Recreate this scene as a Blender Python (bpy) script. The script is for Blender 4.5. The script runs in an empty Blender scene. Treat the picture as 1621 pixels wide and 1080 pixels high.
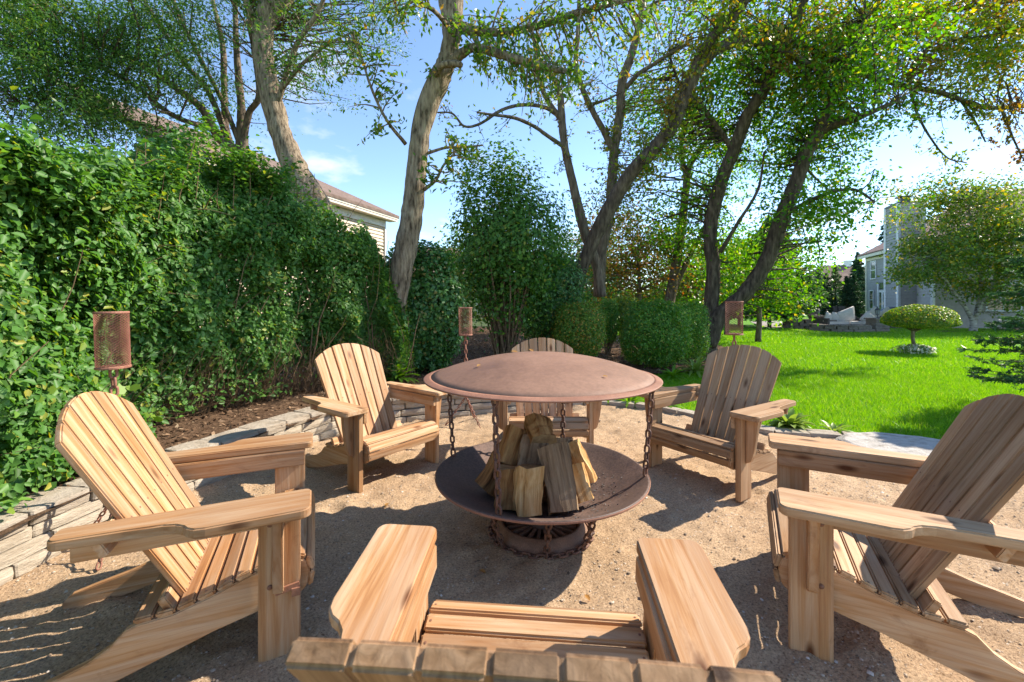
import bpy, bmesh, math, random
import numpy as np
from mathutils import Vector, Matrix, Euler
from mathutils import noise as mnoise

random.seed(7)
RNG = np.random.default_rng(11)
SC = bpy.context.scene
COL = SC.collection

# ------------------------------------------------------------------ camera, sky, sun
CAM_H, FPX, HOR, CX = 1.38, 690.0, 480.0, 810.5
cam = bpy.data.cameras.new("camera")
cam.lens = 36.0 * FPX / 1621.0
cam.sensor_width = 36.0
cam.shift_y = -(540.0 - HOR) / 1621.0
cam.clip_start, cam.clip_end = 0.05, 2000
cam.dof.use_dof = True
cam.dof.focus_distance = 3.2
cam.dof.aperture_fstop = 4.5
camo = bpy.data.objects.new("camera", cam)
COL.objects.link(camo)
camo.location = (0, 0, CAM_H)
camo.rotation_euler = (math.radians(90), 0, 0)
SC.camera = camo

SUN_EL, SUN_AZ = 39.0, 20.0            # azimuth counted from +X towards +Y
SUNV = Vector((math.cos(math.radians(SUN_EL)) * math.cos(math.radians(SUN_AZ)),
               math.cos(math.radians(SUN_EL)) * math.sin(math.radians(SUN_AZ)),
               math.sin(math.radians(SUN_EL))))
sl = bpy.data.lights.new("sun", 'SUN')
sl.energy = 4.1
sl.angle = math.radians(0.55)
sl.color = (1.0, 0.90, 0.76)
so = bpy.data.objects.new("sun", sl)
COL.objects.link(so)
so.location = (20, 8, 20)
so.rotation_euler = SUNV.to_track_quat('Z', 'Y').to_euler()

world = bpy.data.worlds.new("World")
SC.world = world
world.use_nodes = True
wn = world.node_tree
wn.nodes.clear()
def wnode(t, **kw):
    n = wn.nodes.new(t)
    for k, v in kw.items():
        setattr(n, k, v)
    return n
w_out = wnode('ShaderNodeOutputWorld')
w_bg = wnode('ShaderNodeBackground')
w_bg.inputs['Strength'].default_value = 0.14
sky = wnode('ShaderNodeTexSky', sky_type='NISHITA', sun_disc=False)
sky.sun_elevation = math.radians(SUN_EL)
sky.sun_rotation = math.radians(90 - SUN_AZ)
sky.air_density = 0.8
sky.dust_density = 0.0
sky.ozone_density = 2.2
w_tc = wnode('ShaderNodeTexCoord')
w_sep = wnode('ShaderNodeSeparateXYZ')
wn.links.new(w_tc.outputs['Generated'], w_sep.inputs[0])
w_add = wnode('ShaderNodeMath', operation='MAXIMUM'); w_add.inputs[1].default_value = 0.03
wn.links.new(w_sep.outputs['Z'], w_add.inputs[0])
w_off = wnode('ShaderNodeMath', operation='ADD'); w_off.inputs[1].default_value = 0.18
wn.links.new(w_add.outputs[0], w_off.inputs[0])
w_dx = wnode('ShaderNodeMath', operation='DIVIDE'); w_dy = wnode('ShaderNodeMath', operation='DIVIDE')
wn.links.new(w_sep.outputs['X'], w_dx.inputs[0]); wn.links.new(w_off.outputs[0], w_dx.inputs[1])
wn.links.new(w_sep.outputs['Y'], w_dy.inputs[0]); wn.links.new(w_off.outputs[0], w_dy.inputs[1])
w_cmb = wnode('ShaderNodeCombineXYZ')
wn.links.new(w_dx.outputs[0], w_cmb.inputs[0]); wn.links.new(w_dy.outputs[0], w_cmb.inputs[1])
w_nz = wnode('ShaderNodeTexNoise')
w_nz.inputs['Scale'].default_value = 1.9; w_nz.inputs['Detail'].default_value = 8; w_nz.inputs['Roughness'].default_value = 0.55
wn.links.new(w_cmb.outputs[0], w_nz.inputs['Vector'])
w_rp = wnode('ShaderNodeValToRGB')
w_rp.color_ramp.elements[0].position = 0.56; w_rp.color_ramp.elements[0].color = (0, 0, 0, 1)
w_rp.color_ramp.elements[1].position = 0.72; w_rp.color_ramp.elements[1].color = (0.85, 0.85, 0.85, 1)
wn.links.new(w_nz.outputs['Fac'], w_rp.inputs['Fac'])
w_mix = wnode('ShaderNodeMix', data_type='RGBA')
w_mix.inputs['B'].default_value = (3.7, 3.8, 3.95, 1)
wn.links.new(w_rp.outputs['Color'], w_mix.inputs['Factor'])
wn.links.new(sky.outputs[0], w_mix.inputs['A'])
wn.links.new(w_mix.outputs['Result'], w_bg.inputs['Color'])
wn.links.new(w_bg.outputs[0], w_out.inputs['Surface'])

vs = SC.view_settings
vs.view_transform = 'Standard'; vs.look = 'None'; vs.gamma = 1.0; vs.exposure = 1.36
vs.use_curve_mapping = False
SC.render.engine = 'CYCLES'
SC.cycles.use_denoising = True
SC.cycles.max_bounces = 7
SC.cycles.diffuse_bounces = 4
SC.cycles.transmission_bounces = 5
SC.cycles.transparent_max_bounces = 6
SC.cycles.sample_clamp_indirect = 8.0

def at(px, py, Y):
    """a point of the place seen at this direction, Y metres ahead"""
    return Vector(((px - CX) / FPX * Y, Y, CAM_H - (py - HOR) / FPX * Y))

# ------------------------------------------------------------------ materials
def new_mat(name):
    m = bpy.data.materials.new(name)
    m.use_nodes = True
    nt = m.node_tree
    nt.nodes.clear()
    out = nt.nodes.new('ShaderNodeOutputMaterial')
    b = nt.nodes.new('ShaderNodeBsdfPrincipled')
    nt.links.new(b.outputs[0], out.inputs['Surface'])
    return m, nt, b, out

def N(nt, t, **kw):
    n = nt.nodes.new(t)
    for k, v in kw.items():
        if k in n.inputs.keys() if hasattr(n.inputs, 'keys') else False:
            n.inputs[k].default_value = v
        else:
            setattr(n, k, v)
    return n

def ramp(nt, stops, fac):
    r = nt.nodes.new('ShaderNodeValToRGB')
    el = r.color_ramp.elements
    while len(el) < len(stops):
        el.new(0.5)
    for e, (p, c) in zip(el, stops):
        e.position = p
        e.color = (c[0], c[1], c[2], 1)
    nt.links.new(fac, r.inputs['Fac'])
    return r

def noise_tex(nt, scale, detail=4, rough=0.55, vec=None, dist=0.0):
    n = nt.nodes.new('ShaderNodeTexNoise')
    n.inputs['Scale'].default_value = scale
    n.inputs['Detail'].default_value = detail
    n.inputs['Roughness'].default_value = rough
    n.inputs['Distortion'].default_value = dist
    if vec is not None:
        nt.links.new(vec, n.inputs['Vector'])
    return n

def mapped(nt, scale=(1, 1, 1), src='Object', rand=True):
    tc = nt.nodes.new('ShaderNodeTexCoord')
    mp = nt.nodes.new('ShaderNodeMapping')
    mp.inputs['Scale'].default_value = scale
    nt.links.new(tc.outputs[src], mp.inputs['Vector'])
    if rand:
        oi = nt.nodes.new('ShaderNodeObjectInfo')
        mu = nt.nodes.new('ShaderNodeMath'); mu.operation = 'MULTIPLY'; mu.inputs[1].default_value = 57.0
        nt.links.new(oi.outputs['Random'], mu.inputs[0])
        cb = nt.nodes.new('ShaderNodeCombineXYZ')
        for i in range(3):
            nt.links.new(mu.outputs[0], cb.inputs[i])
        nt.links.new(cb.outputs[0], mp.inputs['Location'])
    return mp.outputs[0]

def mixc(nt, a, b, fac, blend='MIX'):
    m = nt.nodes.new('ShaderNodeMix'); m.data_type = 'RGBA'; m.blend_type = blend
    for sock, v in (('A', a), ('B', b)):
        if isinstance(v, (tuple, list)):
            m.inputs[sock].default_value = (v[0], v[1], v[2], 1)
        else:
            nt.links.new(v, m.inputs[sock])
    if isinstance(fac, (int, float)):
        m.inputs['Factor'].default_value = fac
    else:
        nt.links.new(fac, m.inputs['Factor'])
    return m.outputs['Result']

def bump(nt, b, height, strength=0.5, dist=0.01):
    bp = nt.nodes.new('ShaderNodeBump')
    bp.inputs['Strength'].default_value = strength
    bp.inputs['Distance'].default_value = dist
    nt.links.new(height, bp.inputs['Height'])
    nt.links.new(bp.outputs[0], b.inputs['Normal'])

def mat_wood(name, light, mid, dark, grey=0.0, knots=True):
    m, nt, b, out = new_mat(name)
    v = mapped(nt, (30, 1.6, 30))
    n1 = noise_tex(nt, 1.0, 6, 0.6, v, 0.6)
    v2 = mapped(nt, (9, 1.2, 9))
    n2 = noise_tex(nt, 0.9, 3, 0.5, v2)
    c = ramp(nt, [(0.23, dark), (0.43, mid), (0.62, light)], n1.outputs['Fac']).outputs['Color']
    vw = mapped(nt, (1.0, 0.10, 1.0))
    wv = nt.nodes.new('ShaderNodeTexWave'); wv.wave_type = 'BANDS'; wv.bands_direction = 'X'
    wv.inputs['Scale'].default_value = 16; wv.inputs['Distortion'].default_value = 7.0; wv.inputs['Detail'].default_value = 3; wv.inputs['Detail Scale'].default_value = 1.6
    nt.links.new(vw, wv.inputs['Vector'])
    c = mixc(nt, c, dark, ramp(nt, [(0.0, (0.20, 0.20, 0.20)), (0.20, (0, 0, 0))], wv.outputs['Fac']).outputs['Color'])
    # broad stains and weathering along the board
    st = ramp(nt, [(0.35, (0, 0, 0)), (0.7, (1, 1, 1))], n2.outputs['Fac']).outputs['Color']
    c = mixc(nt, c, mixc(nt, c, dark, 0.45), st)
    vs_ = mapped(nt, (3.5, 2.2, 3.5)); n5 = noise_tex(nt, 1.3, 6, 0.7, vs_, 0.8)
    c = mixc(nt, c, (dark[0] * 0.7, dark[1] * 0.65, dark[2] * 0.6), ramp(nt, [(0.60, (0, 0, 0)), (0.76, (0.7, 0.7, 0.7))], n5.outputs['Fac']).outputs['Color'])
    v3 = mapped(nt, (5, 3, 5))
    n3 = noise_tex(nt, 1.0, 5, 0.6, v3)
    gr = ramp(nt, [(0.42, (0, 0, 0)), (0.72, (1, 1, 1))], n3.outputs['Fac']).outputs['Color']
    gm = nt.nodes.new('ShaderNodeMath'); gm.operation = 'MULTIPLY'; gm.inputs[1].default_value = 0.22 + grey
    nt.links.new(gr, gm.inputs[0])
    c = mixc(nt, c, (0.37, 0.29, 0.21), gm.outputs[0])
    if knots:
        vk = mapped(nt, (9, 3.2, 9))
        vo = nt.nodes.new('ShaderNodeTexVoronoi'); vo.inputs['Scale'].default_value = 1.0
        vo.feature = 'F1'
        nt.links.new(vk, vo.inputs['Vector'])
        kn = ramp(nt, [(0.08, (1, 1, 1)), (0.20, (0, 0, 0))], vo.outputs['Distance']).outputs['Color']
        c = mixc(nt, c, (dark[0] * 0.45, dark[1] * 0.40, dark[2] * 0.38), kn)
    # each board its own tone
    oi = nt.nodes.new('ShaderNodeObjectInfo')
    hv = nt.nodes.new('ShaderNodeHueSaturation')
    mr = nt.nodes.new('ShaderNodeMapRange'); mr.inputs['To Min'].default_value = 0.72; mr.inputs['To Max'].default_value = 1.15
    nt.links.new(oi.outputs['Random'], mr.inputs['Value']); nt.links.new(mr.outputs[0], hv.inputs['Value'])
    nt.links.new(c, hv.inputs['Color'])
    nt.links.new(hv.outputs[0], b.inputs['Base Color'])
    b.inputs['Roughness'].default_value = 0.62
    b.inputs['Specular IOR Level'].default_value = 0.25
    bump(nt, b, n1.outputs['Fac'], 0.5, 0.004)
    return m

def mat_noise(name, stops, scale=8, detail=6, rough=0.85, bump_s=0.4, bump_d=0.01, bscale=None, src='Object', rand=True, spec=0.2, stretch=(1, 1, 1), metallic=0.0):
    m, nt, b, out = new_mat(name)
    v = mapped(nt, stretch, src, rand)
    n1 = noise_tex(nt, scale, detail, 0.6, v)
    c = ramp(nt, stops, n1.outputs['Fac']).outputs['Color']
    nt.links.new(c, b.inputs['Base Color'])
    b.inputs['Roughness'].default_value = rough
    b.inputs['Specular IOR Level'].default_value = spec
    b.inputs['Metallic'].default_value = metallic
    if bump_s > 0:
        n2 = noise_tex(nt, bscale or scale * 3, 6, 0.65, v)
        bump(nt, b, n2.outputs['Fac'], bump_s, bump_d)
    return m

def mat_leaf(name, stops, trans=0.42, gloss=0.35, rough=0.42, big=None):
    m, nt, b, out = new_mat(name)
    g = nt.nodes.new('ShaderNodeNewGeometry')
    c = ramp(nt, stops, g.outputs['Random Per Island']).outputs['Color']
    if big:                                   # whole boughs turn: second ramp by place
        tc = nt.nodes.new('ShaderNodeTexCoord')
        n = noise_tex(nt, big[0], 3, 0.6, tc.outputs['Object'])
        f = ramp(nt, [(big[1], (0, 0, 0)), (big[1] + 0.14, (1, 1, 1))], n.outputs['Fac']).outputs['Color']
        c2 = ramp(nt, big[2], g.outputs['Random Per Island']).outputs['Color']
        c = mixc(nt, c, c2, f)
    nt.links.new(c, b.inputs['Base Color'])
    b.inputs['Roughness'].default_value = rough
    b.inputs['Specular IOR Level'].default_value = gloss
    tr = nt.nodes.new('ShaderNodeBsdfTranslucent')
    hs = nt.nodes.new('ShaderNodeHueSaturation')
    hs.inputs['Hue'].default_value = 0.485; hs.inputs['Saturation'].default_value = 1.15; hs.inputs['Value'].default_value = 2.1
    nt.links.new(c, hs.inputs['Color']); nt.links.new(hs.outputs[0], tr.inputs['Color'])
    mx = nt.nodes.new('ShaderNodeMixShader'); mx.inputs[0].default_value = trans
    nt.links.new(b.outputs[0], mx.inputs[1]); nt.links.new(tr.outputs[0], mx.inputs[2])
    nt.links.new(mx.outputs[0], out.inputs['Surface'])
    return m

def mat_plain(name, col, rough=0.6, spec=0.3, metallic=0.0):
    m, nt, b, out = new_mat(name)
    v = mapped(nt, (1, 1, 1))
    n = noise_tex(nt, 6, 4, 0.6, v)
    c = ramp(nt, [(0.3, tuple(x * 0.85 for x in col)), (0.7, tuple(min(1, x * 1.1) for x in col))], n.outputs['Fac']).outputs['Color']
    nt.links.new(c, b.inputs['Base Color'])
    b.inputs['Roughness'].default_value = rough
    b.inputs['Specular IOR Level'].default_value = spec
    b.inputs['Metallic'].default_value = metallic
    return m

M = {}
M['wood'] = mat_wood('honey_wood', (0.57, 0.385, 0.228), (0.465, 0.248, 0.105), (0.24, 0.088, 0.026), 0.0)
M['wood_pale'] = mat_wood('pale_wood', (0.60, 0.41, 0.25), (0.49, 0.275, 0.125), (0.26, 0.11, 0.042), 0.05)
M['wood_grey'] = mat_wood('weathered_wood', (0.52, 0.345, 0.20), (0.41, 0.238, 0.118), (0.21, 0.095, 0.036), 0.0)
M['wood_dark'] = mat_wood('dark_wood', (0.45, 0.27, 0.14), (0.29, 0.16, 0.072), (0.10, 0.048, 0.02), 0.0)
M['iron'] = mat_plain('rusty_bolt', (0.22, 0.11, 0.07), 0.7, 0.3)

def mat_rust(name, a, b_, c_, sc=5.0, speck=1.0):
    m, nt, b, out = new_mat(name)
    v = mapped(nt, (1, 1, 1))
    n1 = noise_tex(nt, sc, 8, 0.65, v, 0.4)
    c = ramp(nt, [(0.30, a), (0.5, b_), (0.72, c_)], n1.outputs['Fac']).outputs['Color']
    n2 = noise_tex(nt, sc * 22, 5, 0.7, v)
    sp = ramp(nt, [(0.36, (0.6, 0.6, 0.6)), (0.62, (1.12, 1.12, 1.12))], n2.outputs['Fac']).outputs['Color']
    c = mixc(nt, c, sp, speck, 'MULTIPLY')
    # streaks of run-off and darker patches
    n4 = noise_tex(nt, 1.4, 5, 0.6, v, 1.2)
    c = mixc(nt, c, a, ramp(nt, [(0.48, (0, 0, 0)), (0.75, (0.75, 0.75, 0.75))], n4.outputs['Fac']).outputs['Color'])
    nt.links.new(c, b.inputs['Base Color'])
    rr = ramp(nt, [(0.3, (0.5, 0.5, 0.5)), (0.7, (0.8, 0.8, 0.8))], n1.outputs['Fac']).outputs['Color']
    nt.links.new(rr, b.inputs['Roughness'])
    b.inputs['Specular IOR Level'].default_value = 0.35
    bump(nt, b, n2.outputs['Fac'], 0.25, 0.002)
    return m
M['rust_dome'] = mat_rust('rust_dome', (0.165, 0.088, 0.056), (0.235, 0.128, 0.082), (0.285, 0.160, 0.105), 2.2, 0.4)
M['rust_edge'] = mat_rust('rust_edge', (0.22, 0.10, 0.06), (0.29, 0.138, 0.085), (0.35, 0.175, 0.11), 6.0, 0.5)
M['rust_bowl'] = mat_rust('rust_bowl', (0.085, 0.055, 0.045), (0.135, 0.086, 0.068), (0.20, 0.125, 0.095), 3.5)
M['rust_base'] = mat_rust('rust_base', (0.13, 0.07, 0.045), (0.21, 0.12, 0.08), (0.30, 0.18, 0.12), 9.0)
M['rust_chain'] = mat_rust('rust_chain', (0.075, 0.040, 0.030), (0.15, 0.075, 0.050), (0.26, 0.13, 0.085), 14.0)
M['rust_torch'] = mat_rust('rust_torch', (0.20, 0.085, 0.055), (0.31, 0.135, 0.088), (0.42, 0.20, 0.13), 14.0)
M['ash'] = mat_noise('ash', [(0.3, (0.05, 0.046, 0.043)), (0.6, (0.14, 0.13, 0.12)), (0.8, (0.4, 0.39, 0.37))], 40, 4)
M['split_wood'] = mat_noise('split_firewood', [(0.30, (0.18, 0.075, 0.022)), (0.44, (0.48, 0.26, 0.09)), (0.70, (0.68, 0.46, 0.22))], 1.0, 7, 0.75, 1.0, 0.014, 1.3, stretch=(42, 42, 2.0))
M['split_dark'] = mat_noise('aged_firewood', [(0.32, (0.060, 0.026, 0.010)), (0.46, (0.27, 0.13, 0.045)), (0.72, (0.48, 0.28, 0.11))], 1.0, 7, 0.8, 1.0, 0.016, 1.3, stretch=(30, 30, 2.2))
M['split_grey'] = mat_noise('grey_firewood', [(0.32, (0.085, 0.050, 0.028)), (0.48, (0.26, 0.17, 0.095)), (0.72, (0.40, 0.29, 0.175))], 1.0, 7, 0.8, 1.0, 0.014, 1.3, stretch=(36, 36, 1.8))
M['log_end'] = mat_noise('cut_log_end', [(0.3, (0.22, 0.13, 0.06)), (0.6, (0.40, 0.27, 0.13)), (0.8, (0.50, 0.36, 0.20))], 26, 5, 0.85, 0.5, 0.004)
M['log_bark'] = mat_noise('log_bark', [(0.3, (0.035, 0.026, 0.018)), (0.6, (0.10, 0.072, 0.048)), (0.8, (0.17, 0.135, 0.10))], 14, 6, 0.9, 1.0, 0.012, 18)
M['stone'] = mat_noise('wall_stone', [(0.28, (0.28, 0.23, 0.17)), (0.5, (0.41, 0.35, 0.27)), (0.75, (0.50, 0.44, 0.35))], 2.2, 8, 0.9, 0.7, 0.02, 9)
M['stone_cap'] = mat_noise('cap_stone', [(0.28, (0.25, 0.205, 0.155)), (0.5, (0.36, 0.305, 0.24)), (0.75, (0.45, 0.395, 0.32))], 2.2, 8, 0.9, 0.7, 0.02, 9)
M['white_stone'] = mat_noise('pale_limestone', [(0.3, (0.26, 0.23, 0.19)), (0.5, (0.44, 0.41, 0.37)), (0.8, (0.55, 0.52, 0.48))], 9, 8, 0.9, 1.0, 0.03, 14)
M['boulder'] = mat_noise('boulder_stone', [(0.3, (0.24, 0.18, 0.155)), (0.7, (0.42, 0.33, 0.29))], 8, 6, 0.9, 0.5, 0.01)
M['bark'] = mat_noise('grey_bark', [(0.34, (0.062, 0.045, 0.030)), (0.46, (0.206, 0.156, 0.106)), (0.66, (0.388, 0.306, 0.213))], 1.0, 8, 0.95, 1.0, 0.05, 1.2, stretch=(24, 24, 4.5), rand=False)
M['bark_dark'] = mat_noise('dark_bark', [(0.3, (0.030, 0.022, 0.017)), (0.5, (0.090, 0.066, 0.048)), (0.75, (0.195, 0.150, 0.108))], 1.0, 8, 0.95, 1.0, 0.03, 1.5, stretch=(16, 16, 3.5), rand=False)
M['bark_mid'] = mat_noise('brown_bark', [(0.3, (0.056, 0.043, 0.031)), (0.5, (0.144, 0.107, 0.077)), (0.75, (0.263, 0.206, 0.150))], 1.0, 8, 0.95, 1.0, 0.03, 1.5, stretch=(16, 16, 3.5), rand=False)
M['bark_birch'] = mat_noise('birch_bark', [(0.36, (0.10, 0.08, 0.06)), (0.47, (0.36, 0.32, 0.28)), (0.7, (0.52, 0.48, 0.43))], 1.0, 5, 0.8, 0.4, 0.01, 2, stretch=(5, 5, 12), rand=False)
M['twig'] = mat_noise('twig_bark', [(0.3, (0.10, 0.065, 0.038)), (0.7, (0.27, 0.175, 0.10))], 20, 3, 0.9, 0)

M['leaf_hedge'] = mat_leaf('hedge_leaf', [(0.0, (0.044, 0.106, 0.017)), (0.35, (0.062, 0.155, 0.026)), (0.75, (0.088, 0.214, 0.042)), (0.93, (0.140, 0.266, 0.042)), (1.0, (0.311, 0.295, 0.044))], 0.34, 0.32, 0.48)
M['leaf_dark'] = mat_leaf('dark_leaf', [(0.0, (0.033, 0.098, 0.024)), (0.5, (0.064, 0.172, 0.041)), (0.9, (0.106, 0.233, 0.054)), (1.0, (0.305, 0.224, 0.061))], 0.30, 0.45, 0.42)
M['leaf_box'] = mat_leaf('clipped_leaf', [(0.0, (0.048, 0.134, 0.018)), (0.5, (0.091, 0.233, 0.030)), (0.88, (0.161, 0.334, 0.043)), (1.0, (0.432, 0.367, 0.064))], 0.30, 0.35, 0.45)
M['leaf_box_warm'] = mat_leaf('turning_clipped_leaf', [(0.0, (0.056, 0.133, 0.020)), (0.5, (0.112, 0.228, 0.030)), (0.8, (0.223, 0.289, 0.041)), (1.0, (0.559, 0.261, 0.056))], 0.30, 0.3, 0.45)
M['leaf_locust'] = mat_leaf('locust_leaf', [(0.0, (0.036, 0.091, 0.018)), (0.5, (0.060, 0.151, 0.030)), (0.9, (0.108, 0.209, 0.037)), (1.0, (0.202, 0.229, 0.040))], 0.40, 0.3)
M['leaf_ash'] = mat_leaf('ash_leaf', [(0.0, (0.042, 0.104, 0.016)), (0.6, (0.078, 0.166, 0.026)), (0.9, (0.156, 0.221, 0.033)), (1.0, (0.338, 0.208, 0.052))], 0.45, 0.3)
M['leaf_bright'] = mat_leaf('bright_leaf', [(0.0, (0.040, 0.120, 0.016)), (0.5, (0.075, 0.200, 0.022)), (0.9, (0.130, 0.265, 0.030)), (1.0, (0.38, 0.30, 0.045))], 0.52, 0.25)
M['leaf_turning'] = mat_leaf('turning_leaf', [(0.0, (0.072, 0.150, 0.017)), (0.5, (0.132, 0.216, 0.024)), (0.85, (0.240, 0.240, 0.031)), (1.0, (0.384, 0.180, 0.042))], 0.46, 0.25,
                             big=(0.55, 0.47, [(0.0, (0.13, 0.070, 0.024)), (0.5, (0.18, 0.10, 0.035)), (0.85, (0.26, 0.16, 0.035)), (1.0, (0.13, 0.17, 0.02))]))
M['leaf_sparse'] = mat_leaf('yellowing_leaf', [(0.0, (0.066, 0.126, 0.019)), (0.5, (0.126, 0.180, 0.026)), (0.8, (0.240, 0.216, 0.036)), (1.0, (0.288, 0.126, 0.054))], 0.45, 0.25)
M['leaf_brown'] = mat_leaf('brown_green_leaf', [(0.0, (0.065, 0.075, 0.016)), (0.5, (0.115, 0.11, 0.022)), (0.85, (0.18, 0.11, 0.03)), (1.0, (0.24, 0.09, 0.03))], 0.40, 0.2)
M['leaf_birch'] = mat_leaf('birch_leaf', [(0.0, (0.055, 0.120, 0.024)), (0.5, (0.105, 0.190, 0.030)), (0.85, (0.17, 0.22, 0.036)), (1.0, (0.44, 0.31, 0.035))], 0.38, 0.4)
M['leaf_topiary'] = mat_leaf('topiary_leaf', [(0.0, (0.065, 0.143, 0.021)), (0.6, (0.137, 0.247, 0.031)), (0.9, (0.299, 0.325, 0.046)), (1.0, (0.468, 0.325, 0.065))], 0.35, 0.4)
M['needle'] = mat_leaf('dark_needle', [(0.0, (0.017, 0.045, 0.020)), (0.6, (0.034, 0.078, 0.034)), (1.0, (0.059, 0.119, 0.048))], 0.15, 0.2)
M['needle_soft'] = mat_leaf('soft_needle', [(0.0, (0.036, 0.096, 0.029)), (0.6, (0.065, 0.150, 0.042)), (1.0, (0.111, 0.215, 0.055))], 0.28, 0.2)
M['needle_edge'] = mat_leaf('cypress_spray', [(0.0, (0.030, 0.079, 0.026)), (0.6, (0.056, 0.135, 0.043)), (1.0, (0.099, 0.207, 0.059))], 0.2, 0.25)
M['leaf_hosta'] = mat_leaf('hosta_leaf', [(0.0, (0.11, 0.20, 0.035)), (0.6, (0.20, 0.29, 0.06)), (1.0, (0.46, 0.46, 0.19))], 0.30, 0.45)
M['leaf_young'] = mat_leaf('young_leaf', [(0.0, (0.070, 0.165, 0.018)), (0.6, (0.12, 0.25, 0.028)), (1.0, (0.24, 0.33, 0.05))], 0.4, 0.4)
M['leaf_fallen'] = mat_leaf('fallen_leaf', [(0.0, (0.36, 0.24, 0.05)), (0.5, (0.34, 0.17, 0.06)), (1.0, (0.48, 0.38, 0.10))], 0.25, 0.2)
M['petal'] = mat_leaf('white_bloom', [(0.0, (0.10, 0.19, 0.03)), (0.5, (0.20, 0.27, 0.07)), (0.62, (0.62, 0.60, 0.48)), (1.0, (0.70, 0.68, 0.60))], 0.3, 0.3)
M['grass'] = mat_leaf('grass_blade', [(0.0, (0.070, 0.205, 0.008)), (0.5, (0.115, 0.290, 0.010)), (0.9, (0.185, 0.375, 0.018)), (1.0, (0.36, 0.42, 0.10))], 0.40, 0.3)

def mat_sand():
    m, nt, b, out = new_mat('coarse_sand')
    tc = nt.nodes.new('ShaderNodeTexCoord')
    v = tc.outputs['Object']
    n1 = noise_tex(nt, 1.3, 6, 0.6, v)
    c = ramp(nt, [(0.3, (0.40, 0.284, 0.182)), (0.6, (0.495, 0.364, 0.242)), (0.8, (0.55, 0.42, 0.292))], n1.outputs['Fac']).outputs['Color']
    n2 = noise_tex(nt, 95, 5, 0.8, v)
    sp = ramp(nt, [(0.36, (0.38, 0.34, 0.30)), (0.47, (0.92, 0.91, 0.90)), (0.66, (1.32, 1.30, 1.26))], n2.outputs['Fac']).outputs['Color']
    c = mixc(nt, c, sp, 1.0, 'MULTIPLY')
    vo = nt.nodes.new('ShaderNodeTexVoronoi'); vo.inputs['Scale'].default_value = 85
    nt.links.new(v, vo.inputs['Vector'])
    pb = ramp(nt, [(0.0, (0.8, 0.8, 0.8)), (0.25, (1, 1, 1)), (0.6, (0.86, 0.84, 0.82))], vo.outputs['Distance']).outputs['Color']
    c = mixc(nt, c, pb, 1.0, 'MULTIPLY')
    c = mixc(nt, c, (1.10, 1.08, 1.05), 1.0, 'MULTIPLY')
    nt.links.new(c, b.inputs['Base Color'])
    b.inputs['Roughness'].default_value = 0.95
    b.inputs['Specular IOR Level'].default_value = 0.1
    n3 = noise_tex(nt, 60, 8, 0.8, v)
    bump(nt, b, n3.outputs['Fac'], 0.9, 0.014)
    return m
M['sand'] = mat_sand()

def mat_mulch():
    m, nt, b, out = new_mat('bark_mulch')
    tc = nt.nodes.new('ShaderNodeTexCoord')
    v = tc.outputs['Object']
    n1 = noise_tex(nt, 28, 6, 0.75, v)
    c = ramp(nt, [(0.3, (0.045, 0.027, 0.017)), (0.52, (0.13, 0.078, 0.047)), (0.72, (0.26, 0.17, 0.105))], n1.outputs['Fac']).outputs['Color']
    nt.links.new(c, b.inputs['Base Color'])
    b.inputs['Roughness'].default_value = 0.95; b.inputs['Specular IOR Level'].default_value = 0.1
    bump(nt, b, n1.outputs['Fac'], 1.0, 0.03)
    return m
M['mulch'] = mat_mulch()
M['chip'] = mat_leaf('wood_chip', [(0.0, (0.06, 0.035, 0.02)), (0.5, (0.16, 0.095, 0.055)), (0.9, (0.26, 0.17, 0.105)), (1.0, (0.40, 0.31, 0.20))], 0.0, 0.1, 0.9)
M['pebble'] = mat_leaf('sand_grit', [(0.0, (0.16, 0.115, 0.08)), (0.5, (0.38, 0.295, 0.21)), (0.9, (0.52, 0.43, 0.33)), (1.0, (0.62, 0.57, 0.50))], 0.0, 0.1, 0.9)

def mat_lawn():
    m, nt, b, out = new_mat('lawn_turf')
    tc = nt.nodes.new('ShaderNodeTexCoord')
    v = tc.outputs['Object']
    n1 = noise_tex(nt, 0.9, 5, 0.6, v)
    c = ramp(nt, [(0.3, (0.085, 0.235, 0.008)), (0.6, (0.125, 0.305, 0.011)), (0.8, (0.165, 0.345, 0.016))], n1.outputs['Fac']).outputs['Color']
    n2 = noise_tex(nt, 60, 4, 0.75, v)
    sp = ramp(nt, [(0.35, (0.55, 0.6, 0.5)), (0.65, (1.2, 1.15, 1.1))], n2.outputs['Fac']).outputs['Color']
    c = mixc(nt, c, sp, 1.0, 'MULTIPLY')
    nt.links.new(c, b.inputs['Base Color'])
    b.inputs['Roughness'].default_value = 0.9; b.inputs['Specular IOR Level'].default_value = 0.15
    bump(nt, b, n2.outputs['Fac'], 0.8, 0.03)
    return m
M['lawn'] = mat_lawn()
M['siding_grey'] = mat_plain('grey_siding', (0.31, 0.305, 0.30), 0.6, 0.3)
M['siding_beige'] = mat_plain('beige_grey_siding', (0.42, 0.385, 0.35), 0.6, 0.3)
M['siding_cream'] = mat_plain('cream_siding', (0.60, 0.49, 0.36), 0.6, 0.3)
M['siding_pale'] = mat_plain('pale_siding', (0.55, 0.53, 0.52), 0.6, 0.3)
M['trim'] = mat_plain('cream_trim', (0.66, 0.60, 0.50), 0.5, 0.3)
M['trim_white'] = mat_plain('white_trim', (0.74, 0.74, 0.74), 0.45, 0.3)
M['shingle'] = mat_noise('roof_shingle', [(0.3, (0.125, 0.088, 0.070)), (0.6, (0.205, 0.148, 0.120)), (0.8, (0.26, 0.195, 0.16))], 6, 8, 0.95, 0.6, 0.02, 22)
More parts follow.
